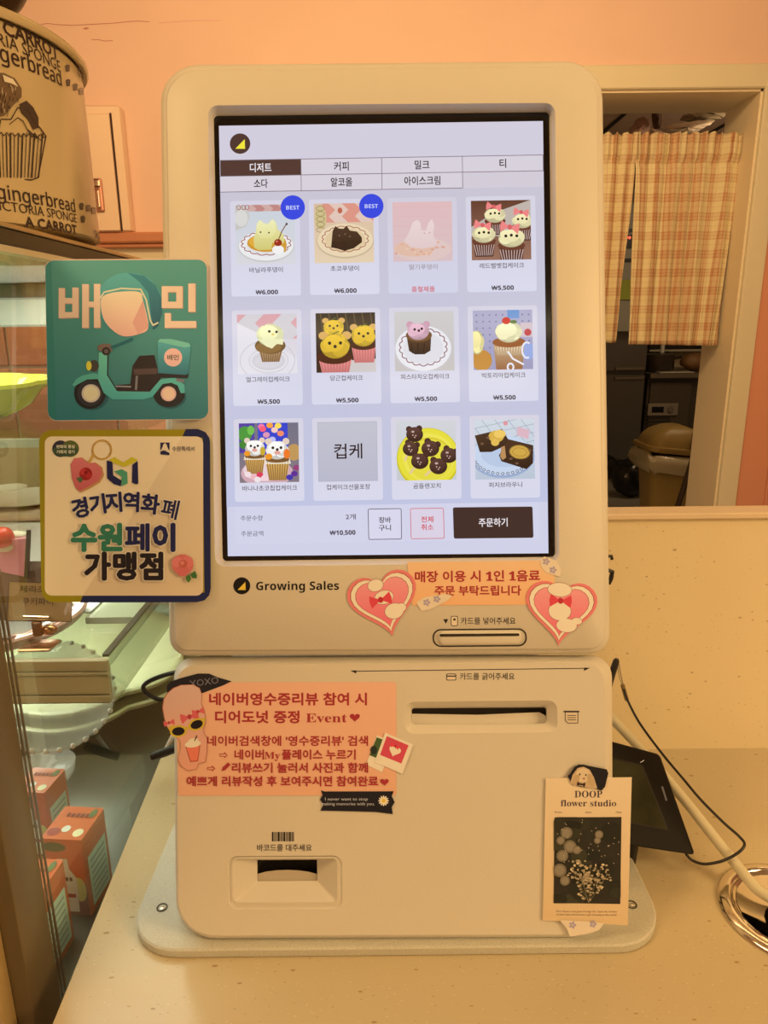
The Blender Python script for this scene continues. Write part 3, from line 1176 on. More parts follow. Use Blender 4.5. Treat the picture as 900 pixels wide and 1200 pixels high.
def wbox(name, lo, hi, m, bev=0.0, kind=True, parent=None):
    o = MB().box(lo, hi, bev).build(name, m, parent)
    if kind and not parent:
        struct(o)
    return o


# far wall with the doorway cut out of it
b = MB()
b.box((-2.6, WY, 0), (DX0, WY + WT, CEIL)).box((DX1, WY, 0), (2.8, WY + WT, CEIL)).box((DX0, WY, DZ), (DX1, WY + WT, CEIL))
wall = struct(b.build('wall_back', pink))
tile_floor = mat('floor_tile', (0.30, 0.28, 0.24), 0.35, noise=0.2, nscale=6)
wbox('floor', (-2.6, -2.6, -0.05), (4.2, 6.7, 0.0), tile_floor)
wbox('ceiling', (-2.6, -2.6, CEIL), (2.8, WY + WT, CEIL + 0.05), mat('ceiling_paint', (0.80, 0.72, 0.62), 0.7))
wbox('wall_left', (-2.65, -2.6, 0), (-2.6, WY + WT, CEIL), pink)
wbox('wall_right', (2.8, -2.6, 0), (2.85, WY, CEIL), pink)
wbox('wall_front', (-2.6, -2.65, 0), (2.8, -2.6, CEIL), pink)
# step in the plaster near the top of the wall
b = MB().box((-2.6, WY - 0.018, 2.335), (2.8, WY, CEIL))
struct(b.build('trim_1', pink))
# cracks in the plaster
crk = Ink(plane_map((0, WY, 0), (0, -1, 0)), 0.0008)
cc = (186, 106, 74)
crk.line([(48, 28.6), (56, 27.4), (66, 28.8), (84, 29.6), (110, 28.4), (135, 27), (150, 25.2), (163, 24.6), (175, 25.6)], 0.8, cc)
crk.poly([(96, 33.6), (101, 32), (105, 33), (101, 34.6)], cc)
crk.line([(107, 46.6), (115, 46.4), (122, 48), (132, 47.6)], 0.8, cc)
crk.line([(186, 27), (220, 24.5), (258, 24)], 0.6, (214, 140, 104))
ob = crk.done('plaster_crack', wall)
# doorway lining and casing
lining = mat('door_lining', (0.90, 0.80, 0.64), 0.5)
b = MB().box((DX1 - 0.012, WY - 0.003, 0), (DX1, WY + WT, DZ))
b.box((DX0, WY - 0.003, DZ - 0.012), (DX1, WY + WT, DZ)).box((DX0, WY + 0.002, 0), (DX0 + 0.012, WY + WT, DZ))
struct(b.build('trim_2', lining))
b = MB()
b.box((DX1 - 0.004, WY - 0.022, 0), (DX1 + 0.072, WY, DZ + 0.075), 0.004).box((DX0 - 0.07, WY - 0.022, 0), (DX0 + 0.004, WY, DZ + 0.075), 0.004)
b.box((DX0, WY - 0.0215, DZ - 0.004), (DX1, WY - 0.0005, DZ + 0.0745), 0.004)
struct(b.build('door_1', cream))
# pink panelling right of the doorway
b = MB().box((DX1 + 0.075, WY - 0.010, 0), (1.600, WY, 1.55), 0.003)
b.box((1.606, WY - 0.010, 0), (2.1, WY, 1.0), 0.003).box((1.600, WY - 0.014, 0), (1.608, WY, 0.95), 0.001)
struct(b.build('trim_3', mat('salmon_panel', (0.78, 0.36, 0.26), 0.5)))
# moulding and pale wainscot left of the kiosk
b = MB().box((-2.6, WY - 0.04, 1.462), (-0.2, WY, 1.478), 0.004).box((-2.6, WY - 0.055, 1.478), (-0.2, WY, 1.516), 0.006)
struct(b.build('trim_4', mat('terracotta_moulding', (0.62, 0.27, 0.17), 0.5)))
b = MB().box((-2.6, WY - 0.012, 0.0), (-0.2, WY, 1.462))
struct(b.build('trim_5', cream))
# shallow wall cabinet
wc = thing('wall_cabinet', 'shallow pale pink metal wall cabinet with latch, mounted above terracotta moulding behind the cake tin', 'cabinet', (-1.2, WY, 1.517))
cab_m = mat('pale_pink_enamel', (0.90, 0.70, 0.58), 0.45)
b = MB().box((-1.60, WY - 0.055, 1.517), (-0.938, WY, 1.945), 0.006)
b.build('cabinet_body', cab_m, wc, 40)
MB().box((-1.57, WY - 0.066, 1.519), (-0.975, WY - 0.055, 1.915), 0.003).build('cabinet_door', cab_m, wc, 40)
MB().box((-0.975, WY - 0.0565, 1.519), (-0.968, WY - 0.0545, 1.918)).build('door_gap', mat('gap_dark', (0.05, 0.02, 0.02), 0.7), wc)
la, lb = on(114, 209, 1, WY - 0.07), on(125, 248, 1, WY - 0.07)
lb.x = la.x + 0.034
la.x -= 0.018; lb.x -= 0.018
lat = MB().box((la.x, WY - 0.078, lb.z), (lb.x, WY - 0.066, la.z), 0.004).build('latch', mat('rose_metal', (0.55, 0.28, 0.22), 0.3, 0.8), wc, 40)
MB().box((la.x + .003, WY - 0.085, la.z - .03), (lb.x - .003, WY - 0.078, la.z - .006), 0.003).box((la.x + .010, WY - 0.084, lb.z + .012), (lb.x - .010, WY - 0.078, la.z - .04), 0.003).build('latch_bolt', mat('pale_metal', (0.8, 0.6, 0.5), 0.25, 0.9), lat, 40)

# strip lamps on the ceiling behind the viewer (they are what the screen mirrors)
for i, (x, y) in enumerate(((-0.35, -1.72), (0.75, -1.72), (-1.0, -2.25), (0.35, -2.25))):
    L = thing('ceiling_lamp', ('slim strip lamp left of centre, nearer row', 'slim strip lamp right of centre, nearer row', 'slim strip lamp far left, rear row', 'slim strip lamp in the middle, rear row')[i] + ' on the ceiling behind the viewer', 'lamp', (x, y, CEIL), 'strip lamps on the ceiling')
    MB().box((x - 0.40, y - 0.03, CEIL - 0.035), (x + 0.40, y + 0.03, CEIL - 0.001), 0.004).build('lamp_housing', cream, L)
    MB().tube([(x - 0.38, y, CEIL - 0.050), (x + 0.38, y, CEIL - 0.050)], 0.013, 10).build('lamp_tube', mat('lamp_tube', (1, 1, 1), 0.5, emit=(1.0, 0.82, 0.52), es=7), L)

# ------------------------------------------------------------------ worktop, backsplash, ledge
quartz = stone_mat('cream_quartz', (0.60, 0.51, 0.34), (0.30, 0.18, 0.08), (0.80, 0.74, 0.58))
GX, GY, GR = 0.2995, 0.4335, 0.0493
HOLE = 0.042
edge = [(-0.209, 0.26), (1.05, 0.26), (1.05, 0.645), (-0.232, 0.645)]
circ = [(GX + HOLE * cos(2 * pi * k / 32), GY + HOLE * sin(2 * pi * k / 32)) for k in range(32)]
b = MB()
tri = tessellate_polygon([[V((*q, 0)) for q in edge], [V((*q, 0)) for q in circ]])
allp = edge + circ
for z in (ZC, ZC - 0.03):
    i0 = len(b.v)
    b.v += [V((x, y, z)) for x, y in allp]
    b.f += [tuple(i0 + k for k in t) for t in tri]
b.loft([[V((x, y, z)) for x, y in edge] for z in (ZC, ZC - 0.03)])
b.loft([[V((x, y, z)) for x, y in circ] for z in (ZC, ZC - 0.03)])
top = b.build('countertop', quartz)
import bmesh
bm = bmesh.new(); bm.from_mesh(top.data); bmesh.ops.remove_doubles(bm, verts=bm.verts, dist=1e-5); bmesh.ops.recalc_face_normals(bm, faces=bm.faces); bm.to_mesh(top.data); bm.free()
tag(top, 'cream quartz countertop with brown flecks under the kiosk', 'countertop')
cabn = MB().box((-0.205, 0.29, 0.0), (GX - 0.06, 0.66, ZC - 0.03)).box((GX + 0.06, 0.29, 0), (1.03, 0.66, ZC - 0.03)).box((GX - 0.06, 0.29, 0), (GX + 0.06, 0.345, ZC - 0.03)).box((GX - 0.06, 0.52, 0), (GX + 0.06, 0.66, ZC - 0.03))
tag(cabn.build('base_cabinet', cream), 'cream base cabinet carrying the quartz countertop', 'cabinet')
bs = MB().box((-0.12, 0.645, ZC - 0.03), (1.05, 0.665, 0.9982)).build('backsplash', stone_mat('pale_quartz', (0.83, 0.72, 0.49), (0.40, 0.28, 0.14), (0.88, 0.82, 0.64), 1.3))  # same quartz as the worktop, its colour lightened in place of stronger light
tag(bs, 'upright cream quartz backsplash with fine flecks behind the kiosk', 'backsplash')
b = MB().box((-0.12, 0.6655, 0), (1.05, 0.668, 0.998))
struct(b.build('wall_low', cream))
b = MB().box((-0.125, 0.638, 0.9985), (1.06, 0.6655, 1.0045), 0.0012)
struct(b.build('trim_6', mat('ledge_laminate', (0.78, 0.64, 0.48), 0.25)))

# steel cable grommet sunk in the worktop
G = thing('cable_grommet', 'round polished steel cable grommet sunk in the worktop, right of kiosk', 'grommet', (GX, GY, ZC))
steel = mat('polished_steel', (0.72, 0.66, 0.60), 0.12, 1.0)
b = MB().lathe((GX, GY, ZC), [(GR, 0.0002), (GR, 0.0012), (GR - 0.002, 0.0030), (GR - 0.0075, 0.0042), (GR - 0.0095, 0.0030), (GR - 0.0105, 0.0002)], 64)
b.build('outer_ring', steel, G, 50)
b = MB().lathe((GX, GY, ZC), [(GR - 0.0098, 0.0015), (GR - 0.0112, 0.0034), (GR - 0.0132, 0.0020), (GR - 0.0142, -0.010), (GR - 0.0150, -0.050)], 64)
b.build('inner_sleeve', steel, G, 50)
MB().lathe((GX, GY, ZC), [(GR - 0.0155, -0.052), (GR - 0.0156, -0.055)], 32, caps=True).build('hole_floor', mat('hole_dark', (0.004, 0.004, 0.004), 0.9), G)
# steel flap half covering the hole at the back
P = []
for k in range(19):
    a = radians(-10 + 190 * k / 18)
    P.append((GX + (GR - 0.0135) * cos(a), GY + (GR - 0.0135) * sin(a)))
cut = []
for k in range(13):
    a = radians(175 - 180 * k / 12)
    cut.append((GX + 0.006 + 0.029 * cos(a), GY - 0.012 + 0.022 * sin(a)))
poly = P + cut
tr = tessellate_polygon([[V((*q, 0)) for q in poly]])
b = MB()
for z in (ZC + 0.0010, ZC + 0.0022):
    i0 = len(b.v)
    b.v += [V((x, y, z)) for x, y in poly]
    b.f += [tuple(i0 + k for k in t) for t in tr]
b.loft([[V((x, y, z)) for x, y in poly] for z in (ZC + 0.0010, ZC + 0.0022)])
b.build('cover_flap', steel, G)


def smooth_path(P, n=8):
    P = [V(q) for q in P]
    out = []
    for i in range(len(P) - 1):
        a, b_, c, d = P[max(i - 1, 0)], P[i], P[i + 1], P[min(i + 2, len(P) - 1)]
        for k in range(n):
            t = k / n
            out.append(0.5 * ((2 * b_) + (c - a) * t + (2 * a - 5 * b_ + 4 * c - d) * t * t + (3 * b_ - a - 3 * c + d) * t ** 3))
    return out + [P[-1]]


# thick cable from behind the kiosk down into the grommet
P = [on(690, 812, 2, 0.835), on(718, 843, 2, 0.825), on(760, 888, 2, 0.808), on(800, 935, 2, 0.791), on(840, 985, 2, 0.776), on(862, 1012, 2, 0.767), on(886, 1041, 2, 0.761), (0.292, 0.436, 0.757), (0.300, 0.428, 0.745), (0.304, 0.424, 0.715)]
cab = MB().tube(smooth_path(P), 0.0042, 14).build('thick_cable', mat('beige_sheath', (0.70, 0.66, 0.50), 0.4), None, 50)
tag(cab, 'thick beige cable slanting from behind the kiosk down into the steel grommet', 'cable')
# thin black cable: strap loop, over the backsplash, round to the tablet
P = [on(x, y, 2, z) for x, y, z in ((731, 808, .845), (736, 822, .838), (750, 848, .828), (775, 882, .815), (800, 912, .803), (822, 938, .794), (848, 964, .787), (866, 980, .784), (872.5, 990, .782), (864, 1000, .778), (846, 1009, .771), (826, 1012.5, .766), (812, 1008.5, .765), (805, 1002, .769), (802, 996, .772))]
thin = MB().tube(smooth_path(P), 0.0011, 8).build('thin_cable', black_matte, None, 50)
tag(thin, 'thin black cable looping from the stylus strap to the black tablet corner', 'cable')

# black stylus with strap standing behind the kiosk
b = thing('stylus', 'black stylus with a wrist strap sticking out behind the kiosk', 'stylus', tuple(on(712, 830, 1, 0.61)))
MB().tube([on(700, 850, 1, 0.61), on(717, 790, 1, 0.61), on(722.3, 774.5, 1, 0.61), on(722.9, 772, 1, 0.61)], [0.0036, 0.0034, 0.0030, 0.0018], 12).build('stylus_body', black_matte, b, 50)
MB().tube(smooth_path([on(725, 776, 1, 0.608), on(727.5, 790, 1, 0.608), on(730.5, 804, 1, 0.609)]), 0.0005, 6).tube(smooth_path([on(724, 778, 1, 0.608), on(725.5, 792, 1, 0.608), on(730, 805, 1, 0.609)]), 0.0004, 6).build('strap', mat('grey_cord', (0.3, 0.25, 0.2), 0.6), b)
MB().tube([on(729.6, 803, 1, 0.609), on(734.5, 820, 1, 0.61)], 0.0021, 10).build('strap_clasp', mat('dull_brass', (0.35, 0.27, 0.15), 0.35, 0.7), b, 50)

# black tablet leaning back behind the kiosk's right side
TBn = V((0.40, -1.0, 1.25))
tab = thing('tablet', 'black framed tablet leaning on a small stand behind the kiosk, right side', 'tablet', (0.22, 0.52, ZC))


def tmap(dep):
    base = on(814, 1000, 2, 0.772)
    return plane_map(base - TBn.normalized() * dep, TBn)


TQ = [(706, 866), (773, 884), (814.5, 1002), (708, 986)]
TS = [(709, 887.5), (752, 897), (782, 972), (711, 958)]
tl = lambda c, r, inset, dep, n=4: [tmap(dep)(x, y) for x, y in rquad(c, r, n, inset)]
MB().loft([tl(TQ, 4, 2, 0.010), tl(TQ, 5, 0, 0.008), tl(TQ, 5, 0, 0.001), tl(TQ, 5, 1.2, 0.0)], caps=True).build('tablet_frame', mat('tablet_black', (0.006, 0.005, 0.005), 0.5, spec=0.15), tab, 40)
MB().loft([tl(TS, 1.5, -1.5, -0.0002), tl(TS, 1.5, -1.5, -0.0006)], caps=True).build('screen_border', mat('tablet_border', (0.015, 0.012, 0.01), 0.4, spec=0.2), tab)
scn = mat('tablet_screen', (0.035, 0.040, 0.022), 0.08, noise=0.5, nscale=25)
MB().loft([tl(TS, 1, 0.5, -0.0007), tl(TS, 1, 0.5, -0.0010)], caps=True).build('tablet_screen', scn, tab)
ik = Ink(tmap(0), 0.0003)
ik.line([(776, 922), (781, 938)], 2.2, (90, 80, 66))
ik.done('bezel_mark', tab)
ik = Ink(tmap(0), 0.0003)
ik.line([(750.5, 893.5), (754.5, 891)], 0.8, (190, 170, 140))
ik.done('bezel_mark', tab)
q1, q2 = tmap(0.0105)(735, 905), tmap(0.0105)(745, 975)
MB().tube([q1, V((q1.x, q1.y + 0.004, ZC + 0.0005))], 0.004, 8).tube([q2, V((q2.x, q2.y + 0.004, ZC + 0.0005))], 0.004, 8).tube([V((q1.x, q1.y + .004, ZC + .004)), V((q2.x, q2.y + .004, ZC + .004))], 0.0035, 8).build('stand', black_matte, tab, 40)

# clips peeking out behind the upper unit
for i, (P, r) in enumerate((([(713, 652), (716.5, 651.5), (717.2, 655.5)], 0.0016), ([(712, 668), (717.5, 670), (716, 678), (713, 684)], 0.0022))):
    o = MB().tube([on(x, y, 1, 0.612) for x, y in [(690, P[0][1])] + P], r, 8).build('cable_clip', black_matte, None, 40)
    tag(o, ('small black clip poking out beside the heart sticker, upper of two', 'black curved clip poking out beside the heart sticker, lower of two')[i], 'clip', 'black clips behind the kiosk')

# ================================================================== PRINTS STUCK ON THE KIOSK


def sheet(name, label, cat, outline, lift, thick, col, surf=KF, group=None, m='print', T=None):
    """thin sheet with its own body; returns the thing and the Ink for its face"""
    P = [tuple(q) for q in outline]
    o = [surf(x, y, lift) for x, y in P]
    c = V((0, 0, 0))
    for q in o:
        c += q / len(o)
    t = thing(name, label, cat, tuple(c), group)
    ik = Ink(surf, lift, 0.00001, T=None)
    ik.poly(P, col)
    n = len(P)
    ik.mb.v += [surf(x, y, lift - thick) for x, y in P]
    cc = alb(*(col[0] if isinstance(col[0], (tuple, list)) else col))
    for j in range(n):
        j2 = (j + 1) % n
        ik.mb.f.append((j, j2, n + j2, n + j))
        ik.mb.c.append([cc] * 4)
    ik.mb.f.append(tuple(range(n, 2 * n)))
    ik.mb.c.append([cc] * n)
    ik.done('backing', t, MATS[m])
    k = Ink(surf, lift + 0.00004, T=T)
    return t, k


def cropT(x0, y0, s):
    return lambda x, y: (x0 + x / s, y0 + y / s)


# ---- teal delivery sign
t, k = sheet('delivery_sign', 'teal square sign with delivery scooter and big pale Korean letters, left of screen', 'sign', rquad([(52.5, 304), (243, 303), (245, 491.5), (56, 493.5)], 11, 6), 0.0060, 0.003, (222, 176, 130), m='print_gloss')
k.poly(rquad([(52.8, 305.2), (242.2, 304.2), (244.2, 491), (56.2, 492.8)], 10.5, 6), ((90, 146, 116), (46, 108, 100)))
k.poly(rquad([(53.6, 306), (60, 306), (66, 492), (57, 492)], [8, 1, 1, 8], 6), ((74, 134, 108), (42, 110, 94)))
k.T = cropT(30, 290, 3.75)
LT, LS = (242, 188, 150), (196, 140, 108)
for dx, cc in ((3, LS), (0, LT)):
    for q in ((145, 178, 172, 310), (205, 176, 232, 308), (172, 222, 205, 246), (172, 284, 205, 309), (248, 161, 277, 353), (277, 238, 300, 262), (300, 160, 328, 352),
              (598, 170, 690, 196), (598, 238, 690, 266), (598, 196, 625, 238), (662, 196, 690, 238), (715, 158, 746, 283), (611, 288, 638, 353), (638, 323, 749, 353)):
        k.rect(q[0] + dx, q[1] + dx, q[2] + dx, q[3] + dx, cc)
k.done('sign_letters', t, MATS['print_gloss'])
k = Ink(KF, 0.0062, T=cropT(30, 290, 3.75))
TE, TD, TL_ = (74, 156, 134), (40, 96, 92), (110, 184, 158)
BK = (36, 34, 32)
k.ell(290, 655, 74, 60, (38, 84, 80))
k.ell(636, 655, 70, 54, (38, 84, 80))
# open-face helmet, plain
k.blob([(306, 262), (314, 205), (340, 158), (392, 122), (446, 111), (520, 124), (572, 168), (600, 228), (600, 288), (583, 345), (560, 362), (540, 358), (470, 392), (400, 380), (340, 330), (318, 290)], ((92, 160, 136), (60, 120, 108)))
k.poly([(446, 111), (520, 124), (572, 168), (600, 228), (600, 288), (583, 345), (560, 362), (552, 300), (540, 200), (500, 150)], ((66, 128, 118), (44, 84, 88)))
k.blob([(330, 240), (350, 208), (418, 194), (500, 196), (516, 232), (540, 350), (494, 382), (430, 390), (380, 362), (342, 312)], ((240, 200, 152), (226, 164, 128)))
k.poly([(516, 232), (540, 350), (494, 382), (470, 330)], (214, 150, 118))
k.line([(318, 236), (346, 196), (420, 180), (506, 184), (530, 230), (548, 320), (560, 342), (582, 330)], 7, (214, 214, 186))
# jacket-less scooter
k.ell(283, 640, 70, 70, BK)
k.ell(283, 640, 56, 58, (52, 48, 46))
k.ell(287, 641, 41, 40, (196, 176, 150))
k.ell(287, 641, 32, 32, (216, 196, 168))
k.ell(630, 642, 70, 60, BK)
k.ell(628, 643, 34, 33, (216, 168, 160))
k.ell(628, 643, 26, 26, (232, 186, 176))
k.poly([(470, 520), (500, 476), (566, 472), (586, 560), (600, 586), (548, 634), (404, 634), (398, 604), (460, 600)], (44, 34, 30))
k.poly([(472, 534), (582, 530), (580, 556), (480, 560)], (84, 62, 50))
k.poly([(484, 564), (494, 564), (490, 626), (480, 626)], (120, 110, 96))
k.line([(398, 610), (462, 612)], 6, (150, 140, 124))
k.poly([(322, 462), (364, 458), (358, 562), (404, 632), (546, 634), (592, 580), (660, 570), (698, 604), (700, 640), (682, 640), (668, 606), (640, 594), (602, 600), (558, 656), (518, 668), (382, 668), (344, 640), (318, 580)], (TL_, TE))
k.line([(362, 470), (360, 560), (402, 628)], 5, BK)
k.poly([(204, 606), (222, 578), (250, 562), (300, 552), (322, 556), (320, 578), (270, 580), (214, 610)], (86, 160, 128))
k.ell(300, 520, 22, 26, (70, 62, 50))
k.ell(278, 520, 12, 21, (216, 196, 60))
k.poly([(316, 450), (318, 430), (340, 422), (372, 424), (384, 440), (380, 456), (350, 462)], (120, 96, 74))
k.ell(354, 456, 19, 18, (48, 38, 34))
k.ell(354, 456, 10, 10, (100, 84, 70))
k.line([(376, 440), (470, 402)], 12, TD)
k.poly([(574, 552), (716, 556), (712, 574), (590, 572)], (40, 34, 34))
k.poly([(660, 574), (698, 582), (696, 594), (664, 588)], (120, 110, 104))
k.poly([(580, 414), (590, 402), (640, 402), (718, 420), (726, 434), (716, 552), (706, 560), (582, 552)], ((88, 158, 144), (48, 108, 108)))
k.poly([(580, 414), (590, 402), (640, 402), (718, 420), (726, 434), (700, 440)], (116, 178, 158))
k.ell(648, 483, 40, 40, (240, 172, 146))
k.text('배민', 648, 484, 27, (40, 60, 56), width=50, bold=0.02)
k.done('scooter_print', t, MATS['print_gloss'])

# ---- local currency sign
t, k = sheet('payment_sign', 'square payment sign with olive and navy border hung below the teal sign', 'sign', rquad([(45.5, 504), (245.5, 503), (247, 704.5), (48.5, 706)], 15, 6), 0.0055, 0.003, (150, 124, 20))
k.T = cropT(30, 490, 3.913)
OUTL = [(60, 52), (845, 48), (848, 842), (72, 848)]
ro = rrect_pts(61, 52, 847, 844, 56, 6)
right = [(735, 52)] + [q for q in rrect_pts(61, 52, 847, 844, 56, 6) if q[0] > 735 and q[1] < 200][::-1]
right = [(735, 50), (790, 50), (825, 64), (842, 90), (846, 110), (849, 780), (842, 812), (820, 836), (785, 844), (250, 846), (262, 815), (820, 800), (812, 90), (720, 82)]
k.poly(right, (30, 34, 60))
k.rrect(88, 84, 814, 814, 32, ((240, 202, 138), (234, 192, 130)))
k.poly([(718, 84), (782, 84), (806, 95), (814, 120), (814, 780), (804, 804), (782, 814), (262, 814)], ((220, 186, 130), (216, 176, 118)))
k.done('sign_border', t)
k = Ink(KF, 0.0058, T=cropT(30, 490, 3.913))
NV, GR_, WHT, BRN = (34, 34, 60), (52, 110, 70), (240, 206, 160), (36, 26, 24)
k.ell(160, 140, 38, 38, (50, 44, 50))
k.ell(205, 140, 40, 38, (90, 92, 40))
k.ell(182, 150, 58, 26, (62, 74, 46))
k.text('변화의 중심', 183, 131, 17, (222, 196, 150), width=82, bold=0.03)
k.text('기회의 경기', 183, 155, 17, (222, 196, 150), width=82, bold=0.03)
k.rect(618, 112, 660, 146, NV)
k.poly([(622, 146), (632, 122), (646, 122), (656, 146)], WHT)
k.poly([(628, 124), (639, 114), (650, 124)], WHT)
k.poly([(618, 152), (636, 148), (660, 160), (660, 170), (618, 166)], NV)
k.text('수원특례시', 723, 141, 24, (60, 50, 60), width=102, bold=0.006)
# ring and heart fob
k.ring(350, 145, 43, 43, 8, (196, 144, 60), n=30)
k.line([(312, 168), (292, 202)], 12, (196, 144, 60))
k.poly([(206, 214), (222, 186), (258, 180), (292, 206), (322, 204), (352, 226), (360, 262), (342, 294), (296, 322), (252, 342), (232, 326), (214, 280)], (186, 128, 66))
k.poly([(206, 212), (222, 184), (254, 180), (288, 206), (318, 204), (344, 224), (352, 256), (334, 288), (290, 314), (248, 334), (228, 318), (212, 276)], ((206, 106, 90), (190, 84, 74)))
for (x, y, rr, c_) in ((276, 256, 30, (150, 30, 26)), (264, 246, 15, (186, 50, 40)), (288, 262, 14, (176, 40, 34)), (276, 250, 8, (120, 20, 20))):
    k.ell(x, y, rr, rr, c_, n=12)
k.poly([(232, 274), (256, 268), (264, 284), (250, 298), (240, 288)], (80, 90, 46))
# folded ribbon emblem
k.poly([(372, 194), (398, 200), (402, 262), (440, 286), (436, 312), (404, 302), (374, 276)], NV)
k.poly([(384, 190), (408, 178), (448, 204), (486, 178), (516, 192), (500, 204), (452, 224), (398, 204)], (196, 172, 36))
k.poly([(406, 244), (440, 234), (466, 248), (468, 300), (440, 312), (440, 268)], (78, 142, 92))
k.poly([(514, 196), (517, 300), (508, 304), (488, 296), (490, 214)], NV)
# arched headline, one letter at a time
arch = [('경', 250, 414, -12), ('기', 330, 397, -8), ('지', 404, 388, -4), ('역', 484, 386, 2), ('화', 572, 396, 7), ('폐', 662, 418, 12)]
for bold, cc in ((0.085, WHT), (0.036, NV)):
    for ch, x, y, rt in arch:
        k.text(ch, x, y, 96, cc, bold=bold if bold > 0.05 or ch != '폐' else 0.027, rot=rt, wx=0.98)
for bold, dw in ((0.085, 1), (0.046, 0)):
    for ch, x, cc in (('수', 268, GR_), ('원', 388, GR_), ('페', 512, NV), ('이', 634, NV)):
        k.text(ch, x, 550, 134, WHT if dw else cc, bold=bold if dw or ch != '페' else 0.034, wx=1.0)
    for ch, x in (('가', 330), ('맹', 455), ('점', 576)):
        k.text(ch, x, 682, 134, WHT if dw else BRN, bold=bold, wx=1.0)
for (x, y, rr, c_) in ((720, 672, 50, (206, 100, 78)), (696, 660, 26, (216, 112, 90)), (742, 660, 27, (214, 108, 86)), (720, 700, 28, (204, 96, 76)), (722, 668, 20, (190, 84, 60)), (718, 664, 10, (214, 116, 84))):
    k.ell(x, y, rr, rr * 0.95, c_, n=14)
k.poly([(734, 728), (752, 718), (758, 738), (748, 756), (736, 742)], (70, 104, 40))
k.poly([(756, 716), (776, 700), (786, 720), (784, 736), (764, 732)], (60, 96, 40))
k.done('sign_print', t)

# ---- big pink review notice on the lower unit
NT = [(205.6, 799.6), (464.4, 799.2), (464.6, 932), (209, 932.6)]
t, k = sheet('review_notice', 'large salmon paper notice with red Korean handwriting-style text on kiosk lower panel', 'notice', rquad(NT, 3, 3), 0.0004, 0.0002, ((232, 160, 106), (226, 154, 98)), KL)
RD = (164, 44, 38)
k.text('네이버영수증리뷰 참여 시', 337.5, 819.6, 15.5, RD, width=184, bold=0.035)
k.text('디어도넛 증정', 301.5, 840.6, 15.5, RD, width=98, bold=0.035)
k.text(latin('Event', 'serif'), 382.5, 841, 15, RD, width=48, bold=0.0)
k.heart(415.8, 840.5, 12, 10, RD)
k.text("네이버검색창에 '영수증리뷰' 검색", 337, 868.5, 12.6, RD, width=188, bold=0.028)
k.text('⇨', 262, 884.8, 12, RD, width=9, bold=0.02)
k.text('네이버', 292, 884.6, 12.6, RD, width=34, bold=0.028)
k.text(latin('My', 'serif'), 319, 885, 12, RD, width=18, bold=0)
k.text('플레이스 누르기', 373.5, 884.6, 12.6, RD, width=86, bold=0.028)
k.text('⇨', 247.5, 900.5, 12, RD, width=9, bold=0.02)
k.poly([(259.6, 903.8), (261, 899.4), (267.2, 893.6), (270.4, 896), (264, 902.4)], RD)
k.text('리뷰쓰기 눌러서 사진과 함께', 351.5, 900, 12.6, RD, width=159, bold=0.028)
k.text('예쁘게 리뷰작성 후 보여주시면 참여완료', 331, 915.8, 12.6, RD, width=224, bold=0.028)
k.heart(450.5, 916.4, 10, 8.5, RD)
k.done('notice_text', t)

# ---- orange one-drink notice
t, k = sheet('drink_notice', 'orange paper strip with red Korean text between the two heart stickers', 'notice', [(477, 658.5), (635, 656.5), (650, 664), (650.5, 708.5), (483, 709.5)], 0.0004, 0.0002, ((238, 172, 106), (230, 158, 90)))
k.text(latin('매장 이용 시 1인 1음료', 'serif'), 559.5, 675.5, 14, RD, width=146, bold=0.03, rot=-0.6)
k.text('주문 부탁드립니다', 560, 692.4, 12.4, RD, width=101, bold=0.028, rot=-0.3)
k.done('notice_text', t)

# ---- heart stickers


def heart_sticker(cx, cy, w_, h_, rot, label, tufts, bx, by):
    P = []
    for j in range(44):
        a = 2 * pi * j / 44
        x, y = sin(a) ** 3, -(13 * cos(a) - 5 * cos(2 * a) - 2 * cos(3 * a) - cos(4 * a)) / 15
        c, d = cos(radians(rot)), sin(radians(rot))
        P.append((cx + x * w_ / 2 * c - y * h_ / 2 * d, cy + x * w_ / 2 * d + y * h_ / 2 * c))
    t, k = sheet('heart_sticker', label, 'sticker', P, 0.0009, 0.00025, (222, 110, 88), group='pink heart stickers')
    k.heart(cx, cy - 0.4, w_ * 0.92, h_ * 0.90, (150, 70, 50), rot)
    k.heart(cx, cy - 0.4, w_ * 0.90, h_ * 0.88, (244, 206, 158), rot)
    k.heart(cx, cy - 0.4, w_ * 0.78, h_ * 0.76, (150, 70, 50), rot)
    k.heart(cx, cy - 0.4, w_ * 0.765, h_ * 0.745, ((236, 136, 112), (226, 96, 90)), rot)
    for x, y, rx, ry in tufts:
        k.ell(x, y, rx + 0.5, ry + 0.5, (150, 80, 60), rot)
    for x, y, rx, ry in tufts:
        k.ell(x, y, rx, ry, (244, 196, 156), rot)
    k.bow(bx, by, 24, (214, 62, 60), (180, 40, 40), rot)
    k.done('sticker_print', t)


heart_sticker(449.5, 703, 82, 78, -14, 'pink heart sticker with scalloped edge at left end of orange notice', ((440, 686, 9, 7), (450, 700, 11, 8), (462, 716, 11, 9), (470, 712, 6, 5)), 446, 703)
heart_sticker(657.5, 713, 84, 78, 4, 'pink heart sticker with scalloped edge at right end of orange notice', ((656, 691, 14, 8), (656, 716, 13, 11), (664, 733, 12, 8), (676, 728, 6, 4)), 657, 704)

